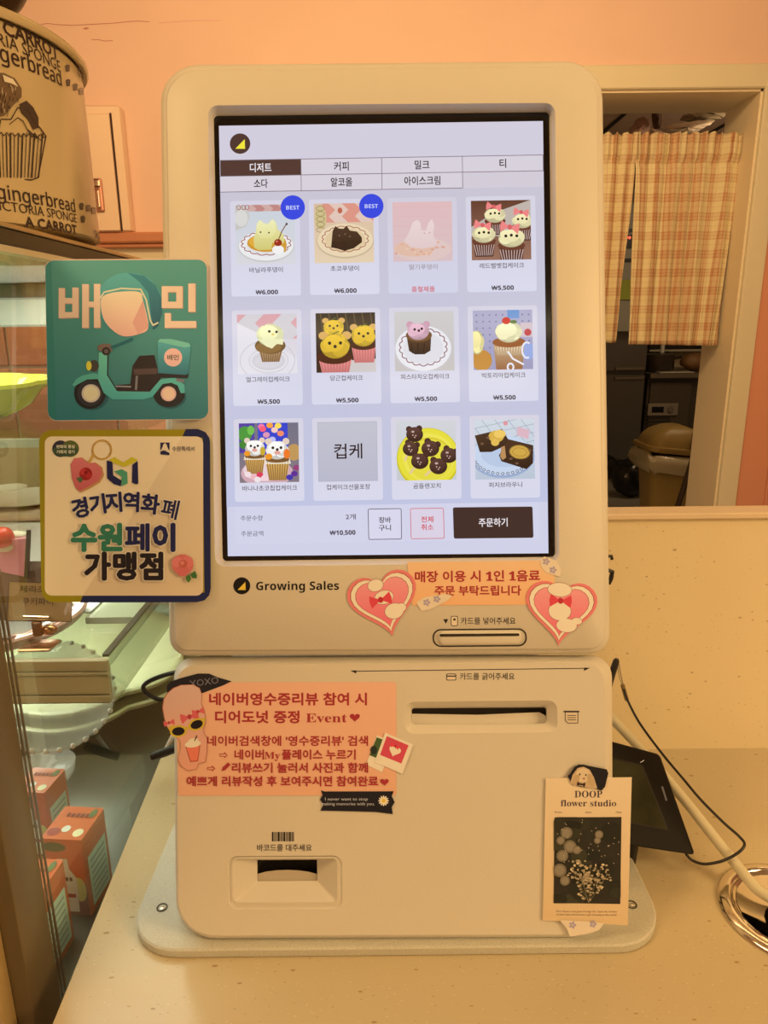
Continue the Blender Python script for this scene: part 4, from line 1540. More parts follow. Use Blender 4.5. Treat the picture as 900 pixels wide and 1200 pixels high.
# ---- die-cut pink sticker with sunglasses, black lettered tape over its top
t, k = sheet('lettered_tape', 'torn black tape with grey XOXO lettering above the salmon notice', 'tape', [(195, 804), (199, 799), (212, 794.6), (232, 789.3), (245, 789.4), (256, 794), (271.5, 798.4), (262, 803), (238, 812), (212, 815), (196, 812)], 0.0006, 0.0002, (34, 30, 28), KL)
k.text('XOXO', 239, 799, 11, (120, 104, 88), width=34, bold=0.0, rot=-8)
k.done('tape_print', t)
P = smooth = [(196, 812), (203, 806), (212, 802.5), (226, 802), (234, 806), (237, 814), (236, 824), (240, 834), (241.5, 846), (238, 856), (243, 866), (243, 880), (241, 893), (233, 895), (230, 902), (220, 903.5), (212, 898), (208, 889), (212, 878), (211, 868), (201, 860), (195, 851), (192, 841), (190, 829), (191.5, 819)]
t, k = sheet('sunglasses_sticker', 'die-cut pink sticker with yellow sunglasses and red bow at left of salmon notice', 'sticker', P, 0.0012, 0.0002, (176, 100, 62), KL)
cxm = sum(q[0] for q in P) / len(P)
cym = sum(q[1] for q in P) / len(P)
k.poly([(cxm + (x - cxm) * 0.965, cym + (y - cym) * 0.985) for x, y in P], ((214, 160, 118), (224, 142, 96)))
for x, y, w2 in ((198, 847, 12), (222, 840, 20), (232, 834, 13)):
    k.bow(x, y, w2, (212, 86, 72), (180, 56, 50), -14)
k.line([(214, 855), (226, 851)], 3.4, (206, 160, 44))
k.poly([(197, 853), (203, 849), (206, 853), (200, 858)], (206, 160, 44))
k.poly([(238, 841), (241, 842), (238, 849), (233, 845)], (206, 160, 44))
for x, y, rt in ((209, 857, -6), (230.5, 849, -22)):
    k.ell(x, y, 10, 7, (206, 160, 44), rt)
    k.ell(x, y, 7.4, 4.9, (26, 20, 20), rt)
k.poly([(217, 874), (235, 871), (232, 892), (223, 893)], (170, 66, 40))
k.poly([(218, 875), (234, 872.2), (231.2, 891), (223.8, 892)], (226, 110, 70))
k.ell(226, 872, 9.5, 4, (244, 220, 182), -8)
k.ell(226.5, 868.5, 6.5, 3.4, (240, 212, 172), -8)
k.line([(228, 868), (231, 862)], 1.2, (60, 30, 26))
k.done('sticker_print', t)

# ---- daisy tape
t, k = sheet('daisy_tape', 'black tape with tiny white sentence and daisy at bottom of salmon notice', 'tape', [(376, 926), (380, 927.5), (461.5, 927.3), (459, 933), (462.5, 940), (459, 946), (460.3, 954), (440, 951.5), (400, 950.5), (375.6, 950), (379, 943), (375, 937), (378, 932)], 0.0008, 0.0002, (28, 24, 24), KL)
k.text('I never want to stop', 406, 936.2, 5.2, (190, 170, 140), width=50, bold=0.0)
k.text('making memories with you.', 408, 941.8, 5.2, (190, 170, 140), width=62, bold=0.0)
for j in range(12):
    a = 2 * pi * j / 12
    k.ell(449.5 + 3.8 * cos(a), 938.4 + 3.8 * sin(a), 2.6, 1.0, (238, 222, 196), j * 30, n=8)
k.ell(449.5, 938.4, 2.3, 2.3, (222, 170, 40), n=10)
k.done('tape_print', t)

# ---- two small photo-frame stickers
t, k = sheet('green_photo_sticker', 'small green-centred photo-frame sticker tucked under the red one', 'sticker', [(441.5, 862), (460, 868), (448, 905), (429, 896)], 0.0008, 0.0002, (232, 196, 142), KL)
k.poly([(441.5, 864), (452, 868), (443, 889), (433, 885)], (70, 84, 36))
k.ell(438, 879, 4, 5, (40, 44, 30))
k.done('sticker_print', t)
t, k = sheet('red_photo_sticker', 'small red-centred photo-frame sticker with heart at right of salmon notice', 'sticker', [(451.2, 858.5), (484, 872.5), (471.8, 907), (439, 893)], 0.0012, 0.0002, (236, 204, 152), KL)
k.poly([(453.2, 862.6), (478.8, 873.4), (470.4, 894.8), (445.4, 884.6)], (206, 66, 66))
k.heart(462.5, 880, 14, 13, (240, 208, 170), 22)
k.bow(463, 874.5, 9, (222, 60, 60), (160, 30, 30), 22)
k.done('sticker_print', t)

# ---- flower studio card, its tapes
CARD = [(639.6, 912), (740.4, 910.8), (735.7, 1084.4), (636, 1078.4)]
t, k = sheet('studio_card', 'cream flower studio card with dark blossom photo taped to kiosk corner', 'card', CARD, 0.0016, 0.0006, ((224, 182, 120), (214, 166, 100)), KL)
k.text(latin('DOOP', 'serif'), 689.6, 930.4, 11.5, (70, 48, 44), width=32.5, bold=0)
k.text(latin('flower studio', 'serif'), 689.6, 941, 10.8, (74, 52, 46), width=65, bold=0)
k.done('card_heading', t)
k = Ink(KL, 0.00165)
for s_, x, wd in (('flower', 654.6, 9), ('plant', 689.6, 7), ('class', 725, 7)):
    k.text(s_, x, 951.6, 3.4, (90, 66, 50), width=wd, bold=0)
k.done('card_text', t)
k = Ink(KL, 0.00165)
k.text('Every flower must grow through dirt. Open the window', 687.5, 1068, 3.2, (96, 70, 50), width=71, bold=0, rot=0.4)
k.text('of your heart and become a gift of beauty to the world.', 687.5, 1071.8, 3.2, (96, 70, 50), width=71, bold=0, rot=0.4)
k.done('card_text', t)
k = Ink(KL, 0.0018)
PH = [(649.8, 958), (728.3, 957.4), (726.9, 1059.4), (648.8, 1058.2)]
k.poly(PH, (46, 38, 24))
k.clip = (649, 957.6, 727.4, 1058.6)
rnd = random.Random(11)
for j in range(26):
    x, y = rnd.uniform(650, 727), rnd.uniform(958, 1058)
    g = rnd.uniform(0, 1)
    k.ell(x, y, rnd.uniform(5, 15), rnd.uniform(5, 14), (int(34 + 26 * g), int(30 + 22 * g), int(18 + 12 * g)), n=12)
for x, y, r_ in ((664, 976, 7), (668, 992, 7.5), (659, 1003, 7), (676, 996, 5), (702, 978, 5), (657, 985, 5), (700, 985, 4), (656, 1020, 8), (662, 1032, 6)):
    k.ell(x, y, r_, r_, (118, 96, 62), n=14)
    k.ell(x, y, r_ * 0.7, r_ * 0.7, (138, 114, 76), n=12)
for j in range(150):
    a, q = rnd.uniform(0, 2 * pi), rnd.random() ** 0.6
    cx_, cy_ = ((680, 1022), (702, 1026), (690, 1040))[j % 3]
    x, y = cx_ + 15 * q * cos(a), cy_ + 15 * q * sin(a)
    g = rnd.uniform(0.7, 1.1)
    k.ell(x, y, rnd.uniform(0.9, 2.2), rnd.uniform(0.9, 1.8), (int(min(255, 196 * g)), int(158 * g), int(100 * g)), n=7)
for j in range(40):
    k.ell(rnd.uniform(652, 726), rnd.uniform(960, 1012), 0.6, 0.6, (190, 156, 104), n=6)
for j in range(6):
    k.line([(690, 1058), (690 + rnd.uniform(-22, 22), 1018 + rnd.uniform(-4, 8))], 0.5, (120, 100, 60))
k.done('card_photo', t)
t, k = sheet('dog_sticker_tape', 'torn black tape with a little blond dog picture above the studio card', 'tape', [(665, 909), (668, 907), (673, 899), (678, 896), (684, 896), (690, 897.5), (711, 901.5), (713, 906), (711, 914), (709, 922), (705, 926.5), (699, 924.5), (680, 922), (669, 917)], 0.0024, 0.0002, (30, 24, 22), KL)
k.poly([(668, 918), (671, 908), (677, 900), (684, 898.5), (691, 902), (696, 911), (700, 924), (692, 924), (680, 921)], (196, 152, 94))
k.ell(683.5, 908.5, 8.6, 8.2, (214, 172, 112))
k.ell(675, 914, 3.6, 7, (190, 146, 86), 24)
k.ell(692.5, 914.5, 3.8, 8, (190, 146, 86), -18)
for x, y in ((679.4, 907.4), (686.6, 908.2)):
    k.ell(x, y, 0.9, 1.2, (40, 24, 20), n=8)
k.ell(684.2, 912.4, 1.6, 1.1, (160, 96, 66), n=8)
k.bow(681, 919, 9, (60, 34, 28), (40, 20, 18), 8)
k.done('tape_print', t)


def washi(label, P, flowers, lift, surf=KF):
    t, k = sheet('floral_tape', label, 'tape', P, lift, 0.0001, (222, 184, 128), surf, 'cream floral tapes')
    for x, y in flowers:
        for j in range(5):
            a = 2 * pi * j / 5
            k.ell(x + 2.6 * cos(a), y + 2.6 * sin(a), 1.9, 1.5, (170, 140, 126), j * 72, n=8)
        k.ell(x, y, 1.0, 1.0, (214, 180, 120), n=8)
    k.done('tape_print', t)


washi('cream floral tape holding the top right corner of the orange notice', [(633, 656), (638, 652), (652, 657), (658, 668), (656, 676), (640, 671), (634, 664)], [(640, 658), (648, 668)], 0.0007)
washi('cream floral tape holding the bottom left corner of the orange notice', [(488, 706), (497, 700), (522, 696), (530, 698), (524, 704), (504, 714), (494, 716)], [(500, 706), (512, 702)], 0.0007)
washi('cream floral tape under the bottom edge of the flower studio card', [(656, 1078), (672, 1079), (690, 1080), (708, 1082), (702, 1090), (690, 1094), (668, 1097.5), (664, 1088)], [(671, 1084), (695, 1083)], 0.0026, KL)

# ================================================================== CAKE TIN ON THE DISPLAY CASE
CX = -0.238                 # plane of the case's side glass
TOPZ = on(0, 260, 0, CX).z
tx, ty, tR, tZ0, tZ1 = -0.377, 0.601, 0.1440, TOPZ + 0.004, 1.3765
tin = thing('cake_tin', 'tan round cake tin printed with cupcakes and cake names, standing on the display case', 'tin', (tx, ty, tZ0))
tin_m = mat('tin_enamel', (0.62, 0.50, 0.30), 0.22, noise=0.05, nscale=6)
b = MB().lathe((tx, ty, 0), [(0.001, tZ0), (tR - 0.004, tZ0), (tR, tZ0 + 0.002), (tR, tZ1 - 0.004), (tR - 0.003, tZ1), (0.001, tZ1)], 96)
b.build('tin_body', tin_m, tin, 40)
b = MB().lathe((tx, ty, 0), [(tR + 0.0003, tZ1 - 0.001), (tR + 0.0032, tZ1 - 0.0014), (tR + 0.0045, tZ1), (tR + 0.0047, tZ1 + 0.003), (tR + 0.003, tZ1 + 0.0052), (tR - 0.004, tZ1 + 0.006), (0.001, tZ1 + 0.007)], 96)
b.build('tin_lid', tin_m, tin, 50)


def tin_uv(px, py):
    d = ray(px, py)
    a = d.x ** 2 + d.y ** 2
    bb = 2 * (d.x * (CAM.x - tx) + d.y * (CAM.y - ty))
    c = (CAM.x - tx) ** 2 + (CAM.y - ty) ** 2 - tR ** 2
    q = max(bb * bb - 4 * a * c, 0)
    t = (-bb - math.sqrt(q)) / (2 * a)
    P = CAM + d * t
    return math.atan2(P.y - ty, P.x - tx) * tR, P.z


def tin_map(s_, h, lift=0.0):
    a = s_ / tR
    return V((tx + (tR + lift) * cos(a), ty + (tR + lift) * sin(a), h))


def ring_text(k, t, p0, p1, size_m, col, bold, wx=1.0):
    """one printed line round the tin, ending at photo point p1; p0 is another point on the line"""
    (s0, h0), (s1, h1) = tin_uv(*p0), tin_uv(*p1)
    k.text(t, s1, (h0 + h1) / 2, size_m, col, bold=bold, flip=-1, align='r', wx=wx)


TK = (56, 36, 22)
k = Ink(tin_map, 0.0002, 0.00002, conv=lambda r, g, b_: alb(r, g, b_))
_t = k._put
# rows of lettering: ends measured where the photograph shows them
ring_text(k, 'CARROT', (6, 36), (67, 59), 0.0118, TK, 0.03, 1.1)
ring_text(k, 'CAKE', (75, 64), (101, 94), 0.0118, TK, 0.03)
ring_text(k, 'VICTORIA SPONGE', (3, 49), (70, 76), 0.0105, TK, 0.0)
ring_text(k, latin('gingerbread', 'sans'), (3, 65), (71, 90), 0.0135, TK, 0.012)
ring_text(k, latin('gingerbread', 'sans'), (4, 228), (87, 239), 0.0125, TK, 0.012)
ring_text(k, 'VICTORIA SPONGE', (4, 243), (89, 254), 0.0090, TK, 0.0)
ring_text(k, 'A CARROT', (5, 257), (89, 269), 0.0095, TK, 0.03, 1.1)
ring_text(k, 'CAKE', (95, 270), (116, 276), 0.0090, TK, 0.03)


def T2(px, py):
    return tin_uv(px, py)


k2 = Ink(lambda x, y, l=0: tin_map(*tin_uv(x, y), l), 0.0002, 0.00002)
for x, y in ((79, 79), (79.5, 96), (88, 101), (95, 106), (95, 241), (103, 243), (109.5, 246), (96.5, 256)):
    k2.poly([(x - 2.6, y), (x - 2, y + 5), (x + 2, y + 5), (x + 2.6, y)], TK)
    k2.ell(x, y - 1, 2.8, 2.4, TK, n=10)
# big cupcake drawing
PB = (178, 136, 76)
k2.poly([(-30, 152), (52, 160), (44, 208), (36, 211), (-20, 206)], PB)
k2.line([(-30, 152), (-20, 206), (36, 211), (44, 208), (53, 160)], 1.6, TK)
for j in range(17):
    x = -26 + j * 4.7
    k2.line([(x, 156 + (j % 2) * 2), (x * 0.86 + 2, 208)], 0.8 + (j % 3) * 0.5, TK)
k2.line([(-30, 154)] + [(-26 + j * 3.3, 154 + (j % 2) * 4 + j * 0.15) for j in range(24)] + [(53, 160)], 1.0, TK)
k2.line([(-2, 152), (0, 140), (12, 140), (20, 126), (32, 130), (38, 142), (46, 150), (53, 160)], 1.2, TK)
k2.poly([(22, 122), (30, 118), (38, 126), (44, 138), (44, 150), (38, 152), (32, 140), (24, 132)], (70, 44, 26))
k2.line([(10, 146), (20, 138), (26, 142), (30, 150)], 1.0, TK)
for j in range(8):
    k2.line([(30 + j, 150 + j), (34 + j * 2, 158 + j)], 0.6, TK)
k2.poly([(-16, 84), (4, 86), (16, 92), (24, 104), (24, 114), (14, 124), (4, 136), (-16, 140)], (112, 78, 42))
k2.poly([(2, 88), (14, 93), (20, 102), (12, 98), (4, 96)], (226, 186, 122))
rnd = random.Random(5)
for j in range(60):
    x, y = rnd.uniform(-12, 20), rnd.uniform(98, 134)
    if x > 22 - abs(y - 108) * 0.5:
        continue
    k2.line([(x, y), (x + rnd.uniform(-2, 2), y + rnd.uniform(3, 6))], 0.7, TK if j % 3 else (200, 160, 100))
k.mb.add(k2.mb)
k.done('tin_print', tin, MATS['print_gloss'])

oc = on(-22, -30, 1, 0.56)
orn = MB().ball((oc.x, oc.y, tZ1 + 0.0072 + 0.0285), 0.0285, 24, 14, (1.05, 1.0, 1.0)).build('round_ornament', mat('dark_brown_glaze', (0.035, 0.016, 0.010), 0.3), None, 60)
tag(orn, 'dark brown rounded ornament resting on the cake tin lid', 'ornament')

# ================================================================== GLASS DISPLAY CASE
DK = 0.70
BY = 1.10
case = thing('display_case', 'glass cake display case with tan metal frame and glass shelves left of kiosk', 'display case', (-0.6, 0.72, DK - 0.02))
tan = mat('tan_frame', (0.17, 0.125, 0.065), 0.35, 0.2)
glass = glass_mat('case_glass', (0.96, 0.99, 0.96), 0.0, 0.22)
shelf_glass = glass_mat('shelf_glass', (0.95, 0.97, 0.93), 0.02, 0.35)
under = mat('case_inner_tan', (0.15, 0.115, 0.055), 0.4)  # tan darkened so the shade under the top is in the colour
fy = on(28, 880, 0, CX).y
MB().box((CX - 0.034, fy - 0.036, DK - 0.08), (CX - 0.001, fy, TOPZ - 0.016), 0.002).build('front_post', tan, case, 40)
MB().box((CX - 0.040, fy - 0.050, DK - 0.08), (CX - 0.012, fy - 0.036, TOPZ - 0.016), 0.002).build('front_frame', mat('gold_tan_frame', (0.62, 0.46, 0.22), 0.35, 0.3), case, 40)
for x in (0.008, 0.013):
    MB().box((CX - 0.0060, fy + x, DK), (CX - 0.0045, fy + 0.0010 + x, TOPZ - 0.018)).build('glass_edge', mat('glass_edge_dark', (0.16, 0.08, 0.05), 0.3), case)
MB().box((CX - 0.004, fy, DK + 0.002), (CX, BY, TOPZ - 0.014)).build('side_glass', glass, case)
MB().box((CX - 0.012, fy - 0.05, TOPZ - 0.0135), (CX + 0.002, BY, TOPZ - 0.003), 0.001).build('top_frame', mat('case_top_dark', (0.03, 0.026, 0.02), 0.2), case)
MB().box((CX - 0.013, fy - 0.05, TOPZ - 0.003), (CX + 0.003, BY, TOPZ), 0.0005).build('top_trim', mat('brass_trim', (0.60, 0.48, 0.28), 0.3, 0.8), case)
MB().box((CX - 0.010, fy, TOPZ - 0.0175), (CX + 0.001, BY, TOPZ - 0.0135)).build('top_seal', mat('pale_seal', (0.62, 0.54, 0.38), 0.4), case)
MB().box((-1.15, fy - 0.05, TOPZ - 0.004), (CX - 0.013, BY, TOPZ + 0.003)).build('top_panel', under, case)
MB().box((-1.15, 0.36, DK - 0.02), (CX - 0.004, BY, DK)).build('floor_pan', mat('brushed_deck', (0.14, 0.148, 0.135), 0.32, 0.45, noise=0.15, nscale=12), case)
SZ_BACK = 0.905
# back of the case, far up: header, light bar, opening towards tiles
za, zb, zc = on(25, 349, 1, BY - 0.02).z, on(25, 383, 1, BY - 0.02).z, on(25, 447, 1, BY - 0.02).z
MB().box((-1.15, BY - 0.02, za), (CX - 0.005, BY, TOPZ - 0.005)).build('back_header', under, case)
MB().box((-1.15, BY - 0.03, zb), (CX - 0.005, BY, za), 0.003).build('light_bar', mat('light_bar', (0.50, 0.52, 0.47), 0.4, emit=(0.72, 0.78, 0.70), es=0.10), case)
MB().box((-1.15, BY - 0.008, DK), (CX - 0.005, BY - 0.002, zb)).build('back_glass', glass, case)
# tan lower back panel
zd = on(25, 520, 1, BY - 0.02).z
MB().box((-1.15, BY - 0.022, SZ_BACK), (CX - 0.005, BY - 0.010, zd)).build('back_panel', mat('back_tan', (0.42, 0.31, 0.16), 0.4), case)
# upper glass shelf
uz = on(25, 514, 1, 0.64).z
MB().box((-1.1, 0.64, uz - 0.008), (CX - 0.012, BY - 0.035, uz)).build('glass_shelf', shelf_glass, case)
MB().box((-1.1, 0.6385, uz - 0.008), (CX - 0.012, 0.64, uz)).build('shelf_edge', mat('glass_edge_pale', (0.55, 0.62, 0.45), 0.2), case)
# main shelf with beige rail
SX, SZ, SY = -0.247, on(125, 772, 0, -0.247).z, on(125, 772, 0, -0.247).y
zr = on(100, 823, 1, SY).z
MB().box((-1.1, SY + 0.006, SZ - 0.010), (SX, BY - 0.035, SZ - 0.003)).build('glass_shelf', shelf_glass, case)
rail_m = mat('beige_rail', (0.62, 0.54, 0.34), 0.4)
MB().box((-1.1, SY, zr), (SX, SY + 0.006, SZ - 0.001), 0.0015).box((-1.1, SY - 0.002, zr), (SX, SY, zr + 0.008), 0.0009).box((-1.1, SY - 0.0016, SZ - 0.016), (SX, SY, SZ - 0.012), 0.0007).build('shelf_rail', rail_m, case, 40)
MB().box((SX - 0.0005, SY + 0.006, zr), (SX + 0.0045, BY - 0.04, SZ)).build('shelf_end_glass', glass_mat('green_glass', (0.88, 0.91, 0.84), 0.02, 0.5), case)
MB().box((SX - 0.008, SY + 0.01, SZ - 0.003), (SX - 0.002, BY - 0.04, SZ - 0.0005)).build('side_bracket', mat('bracket', (0.12, 0.13, 0.11), 0.25, 0.5), case)
MB().box((SX - 0.060, SY + 0.10, SZ - 0.0105), (SX - 0.010, BY - 0.04, SZ - 0.0035)).build('frosted_strip', mat('frosted_strip', (0.72, 0.76, 0.62), 0.3), case)

# tiled wall seen through the case
tw = MB().box((-1.9, 1.42, 0.75), (-0.2, 1.48, 1.255)).build('wall_tiled', mat('grout', (0.80, 0.62, 0.52), 0.6))
struct(tw)
tm = mat('pink_tile', (0.88, 0.42, 0.34), 0.2, noise=0.18, nscale=5)
xs = on(12, 420, 1, 1.42).x
z0 = on(25, 430, 1, 1.42).z
first = None
for i in range(-4, 4):
    for j in range(-2, 1):
        lo = (xs + i * 0.20 + 0.003, 1.412, z0 + j * 0.16 + 0.003)
        hi = (xs + (i + 1) * 0.20 - 0.003, 1.420, z0 + (j + 1) * 0.16 - 0.003)
        if hi[0] > -0.22:
            continue
        if first is None:
            first = MB().box(lo, hi, 0.002).build('tile', tm, tw)
            o = first
            f0 = V(lo)
        else:
            o = first.copy()
            COL.objects.link(o)
            o.location = first.location + (V(lo) - f0)
struct(tw)

# ------------------------------------------------------------------ things in the case
ceram = lambda n, c, r=0.25: mat(n, c, r)
yg = mat('yellow_green_glass', (0.50, 0.49, 0.07), 0.08, spec=0.8)


def bowl(name, label, cat, c, prof, m, n=64, lobe=0.0, lobes=0, sx=1, sy=1, group=None, rot=0.0, ax=None):
    o = MB().lathe(c, prof, n, sx, sy, lobe, lobes, rot=rot, ax=ax).build(name, m, None, 60)
    return tag(o, label, cat, group)


by_ = on(30, 512, 1, 0.78)
c = V((-0.515, 0.775, uz))
bowl('glass_bowl', 'glossy yellow-green scalloped bowl on the upper glass shelf of the case', 'bowl', c + V((0.005, 0, 0.0005)), [(0.001, 0.0), (0.085, 0.0), (0.095, 0.004), (0.112, 0.014), (0.124, 0.030), (0.137, 0.037), (0.137, 0.041), (0.122, 0.036), (0.108, 0.018), (0.08, 0.008), (0.001, 0.007)], yg, 96, 0.06, 12)
bowl('yellow_dish', 'pale yellow-green dish at the frame edge on the upper glass shelf', 'dish', V((-0.408, 0.665, uz + 0.0005)), [(0.001, 0), (0.012, 0.0), (0.022, 0.010), (0.028, 0.024), (0.0265, 0.025), (0.020, 0.012), (0.001, 0.004)], mat('pale_lime_ceramic', (0.62, 0.66, 0.22), 0.15), 48)

# pink round tray with a cake slice on a lace plate, price card in a clip
trc = V((-0.392, SY + 0.088, SZ - 0.0028))
bowl('pink_tray', 'round dusty pink tray at the front of the middle shelf', 'tray', trc, [(0.001, 0.0), (0.080, 0.0), (0.084, 0.003), (0.088, 0.011), (0.086, 0.013), (0.080, 0.006), (0.001, 0.004)], mat('dusty_pink', (0.66, 0.42, 0.36), 0.35), 72)
lc = on(4, 660, 1, SY + 0.085)
cz = trc.z + 0.0045
lace = tag(MB().lathe((lc.x, lc.y, cz), [(0.001, 0.0), (0.045, 0.0), (0.056, 0.006), (0.055, 0.0075), (0.045, 0.0025), (0.001, 0.0025)], 72, lobe=0.05, lobes=24).build('lace_plate', mat('white_lace', (0.62, 0.62, 0.60), 0.35), None, 50), 'white scalloped lace plate under the pink cake slice', 'plate')
# the slice
cake = thing('cake_slice', 'pink cake slice with dark side crust, cream and a red cherry in the display case', 'cake', (lc.x, lc.y, cz + 0.003))


def cakept(px, py, y):
    return on(px, py, 1, y)


y0 = lc.y - 0.012
pf = [(-20, 635), (33, 631), (30, 676), (10, 672), (-20, 664)]
pk = [cakept(x, y, y0) for x, y in pf]
bk = [cakept(x, y, y0 + 0.035) for x, y in [(-16, 634), (36, 624), (33, 662), (12, 660), (-16, 654)]]
MB().loft([pk, bk], caps=True).build('pink_filling', mat('pink_cream', (0.80, 0.30, 0.42), 0.5, bump=0.5, bscale=150), cake)
cr = [[cakept(x, y, yy) for x, y in [(31, 621), (36.5, 621), (34.5, 679), (28, 677)]] for yy in (y0 - 0.002, y0 + 0.036)]
MB().loft(cr, caps=True).build('crust', mat('dark_crust', (0.06, 0.03, 0.03), 0.8, bump=0.6, bscale=200), cake)
ct = cakept(8, 632, y0 + 0.010)
MB().ball(cakept(20, 628, y0 + 0.016), 0.007, 14, 8, (1.6, 1, 0.7), 0.05).ball(cakept(6, 640, y0 + 0.004), 0.008, 14, 8, (1.5, 1, 0.7), 0.05).ball(cakept(-6, 640, y0 + 0.006), 0.008, 14, 8, (1, 1, 0.8), 0.05).build('cream', mat('whipped_cream', (0.85, 0.80, 0.62), 0.5), cake, 60)
MB().ball(cakept(3, 630, y0 + 0.002), 0.0105, 24, 14).build('cherry', mat('cherry_red', (0.75, 0.04, 0.02), 0.12), cake, 60)
# support block so the slice sits on its plate
MB().box((pk[4].x, y0 + 0.004, cz + 0.0025), (pk[1].x, y0 + 0.033, pk[3].z + 0.001)).build('sponge', mat('dark_sponge', (0.18, 0.10, 0.08), 0.8), cake)

pc = thing('price_card', 'kraft price card with brown Korean lettering held up by a metal clip', 'price card', (-0.36, SY + 0.03, trc.z))
PCS = lambda d=0: plane_map((0, SY + 0.020 + d, cz), (0, -1, 0.10))
q = [(10.5, 681.5), (84.5, 684), (83.5, 728.5), (8.5, 727.5)]
MB().loft([[PCS(0)(*p) for p in q], [PCS(0.0012)(*p) for p in q]], caps=True).build('card', mat('kraft_board', (0.58, 0.38, 0.19), 0.7), pc)
k = Ink(PCS(0), 0.0003)
k.line([q[0], q[1], q[2], q[3], q[0]], 1.0, (96, 64, 40))
k.text('체리초코', 43, 690.5, 9.5, (74, 48, 34), width=40, bold=0.0, rot=1)
k.text('쿠키파이', 44, 705, 9.5, (74, 48, 34), width=36, bold=0.0, rot=1)
k.done('card_lettering', pc)
m_ = mat('copper_clip', (0.55, 0.26, 0.12), 0.22, 0.9)
MB().tube([PCS(-0.002)(28, 723), PCS(-0.002)(58, 724)], 0.0022, 10).build('clip_bar', mat('bright_metal', (0.9, 0.85, 0.7), 0.12, 1.0), pc, 50)
p0, p1 = PCS(-0.001)(37, 728), PCS(-0.001)(50, 746)
MB().box((p0.x, p0.y - 0.002, p1.z), (p1.x, p0.y + 0.002, p0.z), 0.001).build('clip_stem', m_, pc, 40)
MB().ball(PCS(0.004)(58, 738), 0.0058, 16, 10, (1.3, 1, 0.8)).build('clip_spring', m_, pc, 60)
bz = on(40, 752, 1, SY + 0.02)
MB().box((on(26, 755, 1, SY + .02).x, SY + 0.010, cz + 0.0002), (on(64, 755, 1, SY + .02).x, SY + 0.032, cz + 0.0032), 0.001).build('clip_base', m_, pc, 40)

# marbled tray with pale plates further back on the middle shelf
mt = mat('marbled_board', (0.58, 0.40, 0.28), 0.4, noise=0.5, nscale=30)
SB = SZ - 0.0028
WB = 0.9535
tag(MB().box((-0.70, 0.80, SB), (-0.30, 0.98, WB - 0.0005), 0.002).build('white_box', mat('white_card', (0.78, 0.74, 0.72), 0.5), None), 'low white box on the middle shelf carrying the marbled board', 'box')
tag(MB().box((-0.62, 0.815, WB), (-0.31, 0.965, WB + 0.008), 0.003).build('marbled_board', mt, None, 40), 'brown marbled board on top of the white box in the display case', 'board')
cl = mat('pale_ceramic', (0.70, 0.62, 0.48), 0.3)
c = on(25, 585, 1, 0.93)
for i, (px, py, yy, r_, lb) in enumerate(((34, 592, 0.885, 0.052, 'larger pale cream plate lying on the marbled board'), (10, 578, 0.935, 0.024, 'smaller pale saucer behind the larger cream plate on the marbled board'))):
    p = on(px, py, 1, yy)
    bowl('cream_plate', lb, 'plate', (p.x, yy, WB + 0.0085), [(0.001, 0), (r_ * 0.6, 0.0), (r_, 0.006), (r_ * 0.99, 0.0075), (r_ * 0.6, 0.002), (0.001, 0.002)], cl, 48, group='plates on the marbled board')
p = on(2, 592, 1, 0.90)
tag(MB().box((p.x - 0.045, 0.832, WB + 0.0085), (p.x - 0.012, 0.860, WB + 0.022), 0.004).build('dark_pastry', mat('dark_pastry', (0.13, 0.11, 0.08), 0.5), None, 40), 'dark pastry piece at the left end of the marbled board', 'pastry')
# blue-white card lying behind the tray
tag(MB().box((-0.375, SY + 0.11, SB), (-0.305, 0.79, SB + 0.0015)).build('pale_card', mat('pale_blue_card', (0.58, 0.68, 0.66), 0.4), None), 'pale blue sheet lying on the middle glass shelf', 'sheet')

# large pale green lobed platter and what stands on the deck
gm = mat('pale_green_glaze', (0.66, 0.70, 0.46), 0.22, noise=0.08, nscale=25)
for i, (c, R_, lb, sx, sy, lb2, z) in enumerate(((V((-0.407, 0.850, DK)), 0.148, 'large pale green lobed platter on the case floor, lower of two nested', 1.0, 1.0, 10, 0.046), (V((-0.407, 0.850, DK + 0.014)), 0.140, 'large pale green lobed platter nested on top of its twin on the case floor', 1.0, 1.0, 10, 0.048))):
    o = MB().lathe(c, [(0.001, 0.001), (0.07, 0.0), (0.072, 0.004), (R_ * 0.72, z * 0.62), (R_ * 1.0, z - 0.004), (R_ * 1.012, z + 0.001), (R_ * 0.99, z + 0.003), (R_ * 0.9, z - 0.006), (R_ * 0.66, z * 0.66), (0.03, z * 0.22), (0.001, z * 0.2)], 120, sx, sy, 0.10, 8).build('green_platter', gm, None, 70)
    tag(o, lb, 'platter')
bt = mat('blue_tray', (0.50, 0.66, 0.68), 0.3)
o = MB().box((-0.43, 1.022, DK), (-0.25, 1.07, DK + 0.055), 0.006).build('blue_box', bt, None, 40)
tag(o, 'pale blue box at the back of the case floor', 'box')
crys = mat('crystal', (0.80, 0.84, 0.82), 0.06, spec=1.0)
crys.node_tree.nodes['Principled BSDF'].inputs['Alpha'].default_value = 0.32
